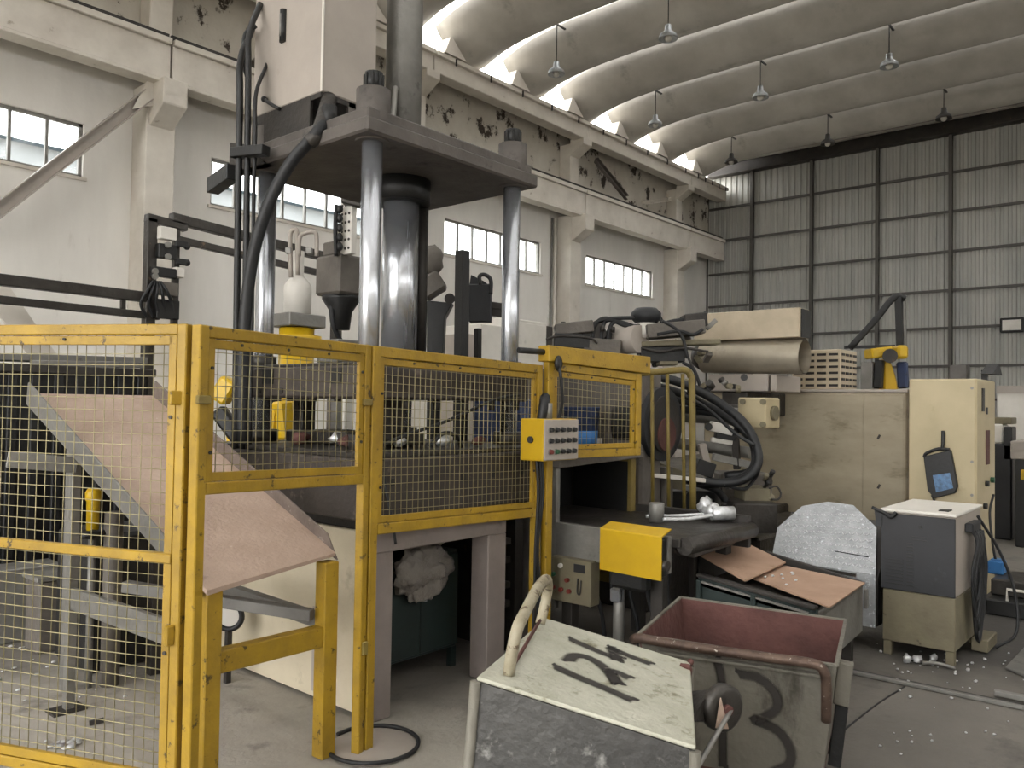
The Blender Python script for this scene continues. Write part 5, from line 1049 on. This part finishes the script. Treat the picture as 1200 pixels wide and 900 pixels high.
# dark flared post
DF = 6.8
fp = thing('flared_post', V((gd(514, 500, DF).x, gd(514, 500, DF).y, 0)), 'black flared bracket post with pulley behind the press ram', 'post')
MB().prism([gd(500, 352, DF), gd(530, 355, DF), gd(521, 372, DF), gd(518, 430, DF), gd(500, 430, DF)], FW * .2).build('flared_plate', 'black', fp, .006); q = gd(509, 430, DF + .1); MB().bar((q.x, q.y, 0), q, .08).build('post', 'black', fp)
MB().cyl(gd(527, 350, DF - .05), gd(527, 350, DF + .1), .045, n=14).build('pulley', 'dark_steel', fp); MB().bar(gd(500, 325, DF), gd(513, 345, DF), .2, .2).build('motor', 'machine_grey', fp, .02); MB().ball(gd(507, 305, DF), .09, 1, 1, 1.4, 10, 8, .15, 3).build('bellows', 'machine_grey', fp)
q = gd(542, 410, 6.6); one(MB().bar((q.x, q.y, 0), gd(542, 294, 6.6), .09, .09), 'black_pole', 'black', 'plain black square pole left of the black drive box', 'pole', (q.x, q.y, 0), bev=.006)
q = gd(562, 378, 7.2); bb = thing('drive_box', (q.x, q.y, 0), 'black upright drive box with a looped hose beside the black pole', 'box')
MB().bar(gd(563, 378, 7.2), gd(563, 334, 7.2), .18, .2, RT).build('case', 'charcoal', bb, .01); MB().prism([gd(550, 334, 7.2), gd(576, 337, 7.2), gd(568, 330, 7.2), gd(552, 322, 7.2)], FW * .2).build('sloped_top', 'charcoal', bb); MB().tube([gd(563, 334, 7.1), gd(562, 324, 7.1), gd(568, 322, 7.1), gd(575, 328, 7.1), gd(575, 345, 7.1)], .018, 8).build('looped_hose', 'rubber', bb)
MB().bar(V((q.x, q.y, 0)), gd(560, 385, 7.2), .05).build('stand', 'black', bb); MB().bar(gd(575, 358, 7.2), gd(590, 360, 7.2), .1, .06).build('side_arm', 'dark_steel', bb, .006); MB().bar(gd(576, 366, 7.2), gd(590, 368, 7.2), .1, .06).build('side_arm', 'dark_steel', bb, .006)
# white cabinets
YC = 6.3
wc1 = thing('control_cabinet', (gy(625, 400, YC).x, YC + .3, 0), 'tall white control cabinet behind the right press column', 'cabinet'); a, b = gy(594, 372, YC), gy(641, 371, YC)
box(a.x, b.x, YC, YC + .6, 0, a.z).build('body', 'white_paint', wc1, .01); box(a.x + .03, b.x - .03, YC - .012, YC, .1, a.z - .04).build('door', 'white_paint', wc1, .005); box(b.x, b.x + .25, YC + .1, YC + .5, 1.2, a.z - .02).build('junction_panel', 'oily_steel', wc1, .006)
wc2 = thing('control_cabinet', (gy(575, 400, YC).x, YC + .3, 0), 'lower white control cabinet with stepped top left of the taller one', 'cabinet'); a, b = gy(564, 379, YC), gy(592, 378, YC)
box(a.x, b.x, YC, YC + .6, 0, a.z).build('body', 'white_paint', wc2, .01); box(a.x - .2, a.x, YC + .05, YC + .5, 0, gy(564, 392, YC).z).build('step', 'tank_paint', wc2, .006)
MB().bar(gy(515, 392, 7.5), gy(565, 398, 7.5), .3, .05).build('tray_arm', 'white_paint', wc2)
# yellow robot and blue guard seen through the mesh under the slide
rb2 = thing('spray_robot', gz(330, 640), 'yellow robot joints half hidden behind the press table', 'robot'); 
for (pa, pb, w_) in (((256, 470), (272, 445), .14), ((318, 520), (322, 480), .1), ((335, 515), (330, 470), .13), ((270, 530), (268, 495), .05), ((285, 530), (284, 495), .05), ((296, 530), (294, 505), .07)): MB().bar(gd(*pa, 6.2), gd(*pb, 6.2), w_, w_).build('arm_segment', 'robot_yellow', rb2, .02)
q = gd(322, 520, 6.2); MB().cyl((q.x, q.y, 0), q, .2, n=16).build('pedestal', 'dark_steel', rb2); q = gd(255, 480, 6.2); MB().bar(q, gd(285, 520, 6.2), .1, .12).build('arm_segment', 'black', rb2, .02)
for (px, w_, m_, D) in ((318, .12, 'oily_steel', 6.6), (395, .07, 'galv', 6.6), (405, .09, 'white_paint', 7.0)): q = gd(px, 465, D); one(MB().bar((q.x, q.y, 0), (q.x, q.y, upz(px, 455, q)), w_), 'machine_post', m_, {318: 'dark square post behind the yellow robot joints', 395: 'thin grey post under the press slide', 405: 'white post right of the thin grey post under the slide'}[px], 'post', (q.x, q.y, 0), bev=.006)
q = gd(575, 520, 6.3); one(MB().prism([gd(556, 468, 6.3), gd(590, 470, 6.3), gd(586, 530, 6.3), gd(556, 530, 6.3)], FW * .15).bar((q.x, q.y, 0), gd(572, 525, 6.3), .2), 'blue_guard', 'navy', 'dark blue guard panel behind the press table', 'guard', (q.x, q.y, 0))
q = gd(617, 520, 6.4); one(MB().lathe([(.0, 0), (.1, 0), (.1, upz(617, 470, q)), (.08, upz(617, 468, q)), (0, upz(617, 468, q))], (q.x, q.y, 0), n=18), 'gas_cylinder', 'navy', 'dark blue gas cylinder between press table and fence post', 'cylinder', (q.x, q.y, 0))
# ------------------------------------------------------------------ right background
q = gx(1168, 545, 14.5); a = gx(1168, 452, 14.5); wp = thing('white_enclosure', (14.5, a.y - 2, 0), 'white machine enclosure far behind the cream cabinet at the right edge', 'machine')
box(14.5, 16.5, a.y - 5, a.y, .1, a.z).build('body', 'white_paint', wp, .02); box(14.48, 14.5, a.y - 5, a.y, a.z - .12, a.z).build('top_band', 'tank_paint', wp); box(14.49, 14.5, a.y - .5, a.y - .48, .2, a.z - .12).build('seam', 'dark_steel', wp)
q = gx(1166, 575, 11.8); lm = thing('lathe_machine', (11.8, q.y, 0), 'dark machine tool with cream panel beyond the cream cabinet', 'machine')
ya, yb3_ = q.y, gx(1186, 575, 11.8).y; zz1 = upz(1170, 520, q); box(11.8, 12.6, yb3_, ya + .1, 0, zz1).build('base', 'charcoal', lm, .02); box(11.85, 12.2, gx(1176, 510, 11.85).y, ya + .05, zz1, upz(1170, 497, q)).build('head', 'white_paint', lm, .02); box(11.8, 12.1, yb3_, gx(1176, 510, 11.8).y, zz1 - .2, upz(1180, 500, q)).build('screen_box', 'black', lm, .01); box(11.9, 12.3, gx(1185, 489, 11.9).y, ya + .1, upz(1170, 497, q), upz(1175, 489, q)).build('top_tray', 'welder_beige', lm, .01)
a, b = gx(1184, 518, 11.3), gx(1240, 518, 11.3); box(11.3, 12, b.y, a.y, upz(1190, 538, a), upz(1190, 517, a)).build('cream_panel', 'tank_paint', lm, .01); box(11.3, 12, b.y, a.y - .05, 0, upz(1190, 538, a)).build('base', 'black', lm, .01); box(11.25, 11.4, b.y, gx(1196, 550, 11.25).y, upz(1196, 562, a), upz(1196, 550, a)).build('yellow_tray', 'yellow_clean', lm, .01)
q = gz(1172, 722); rk = thing('cable_rack', (q.x, q.y, 0), 'low black skid with a white pipe frame right of the welder', 'rack')
box(q.x, q.x + .6, q.y - 1.2, q.y + .1, .0, .12).build('skid', 'black', rk, .01); box(q.x + .2, q.x + .7, q.y - 1.2, q.y + .1, .12, .25).build('deck', 'oily_steel', rk, .01)
fa = [(q.x - .02, q.y - .05, .13), (q.x - .02, q.y - .05, .22), (q.x - .02, q.y - .4, .22), (q.x - .02, q.y - .4, .13)]; MB().tube(fa, .012, 8, 1).build('pipe_frame', 'white_paint', rk)
q2 = V((q.x + .4, q.y + .04, .25)); bl = thing('blue_box', q2, 'small bright blue box on the low skid beside hanging welder cables', 'box'); a = gx(1157, 665, q2.x); b = gx(1176, 683, q2.x)
box(q2.x, q2.x + .15, b.y, a.y, .251, .251 + (a.z - b.z)).build('case', 'blue', bl, .01); box(q2.x + .02, q2.x + .13, b.y + .02, a.y - .02, .251 + (a.z - b.z), .262 + (a.z - b.z)).build('lid', 'blue', bl, .004); MB().tube([(q2.x + .05, a.y - .05, .26 + a.z - b.z), (q2.x + .05, a.y - .03, .5), (q2.x + .1, a.y, .75), (q2.x + .15, a.y - .02, .9)], .01, 6).build('cable', 'rubber', bl)
for k, (px, py) in enumerate(((1192, 612), (1190, 622))): q = gz(px, py); one(MB().bar(q + V((0, .2, .03)), q + V((.1, -.5, .03)), .2, .06), 'steel_offcut', 'galv' if k else 'black', ['flat black offcut on the floor by the dark machine tool', 'bright flat offcut on the floor at the right edge'][k], 'offcut', q)
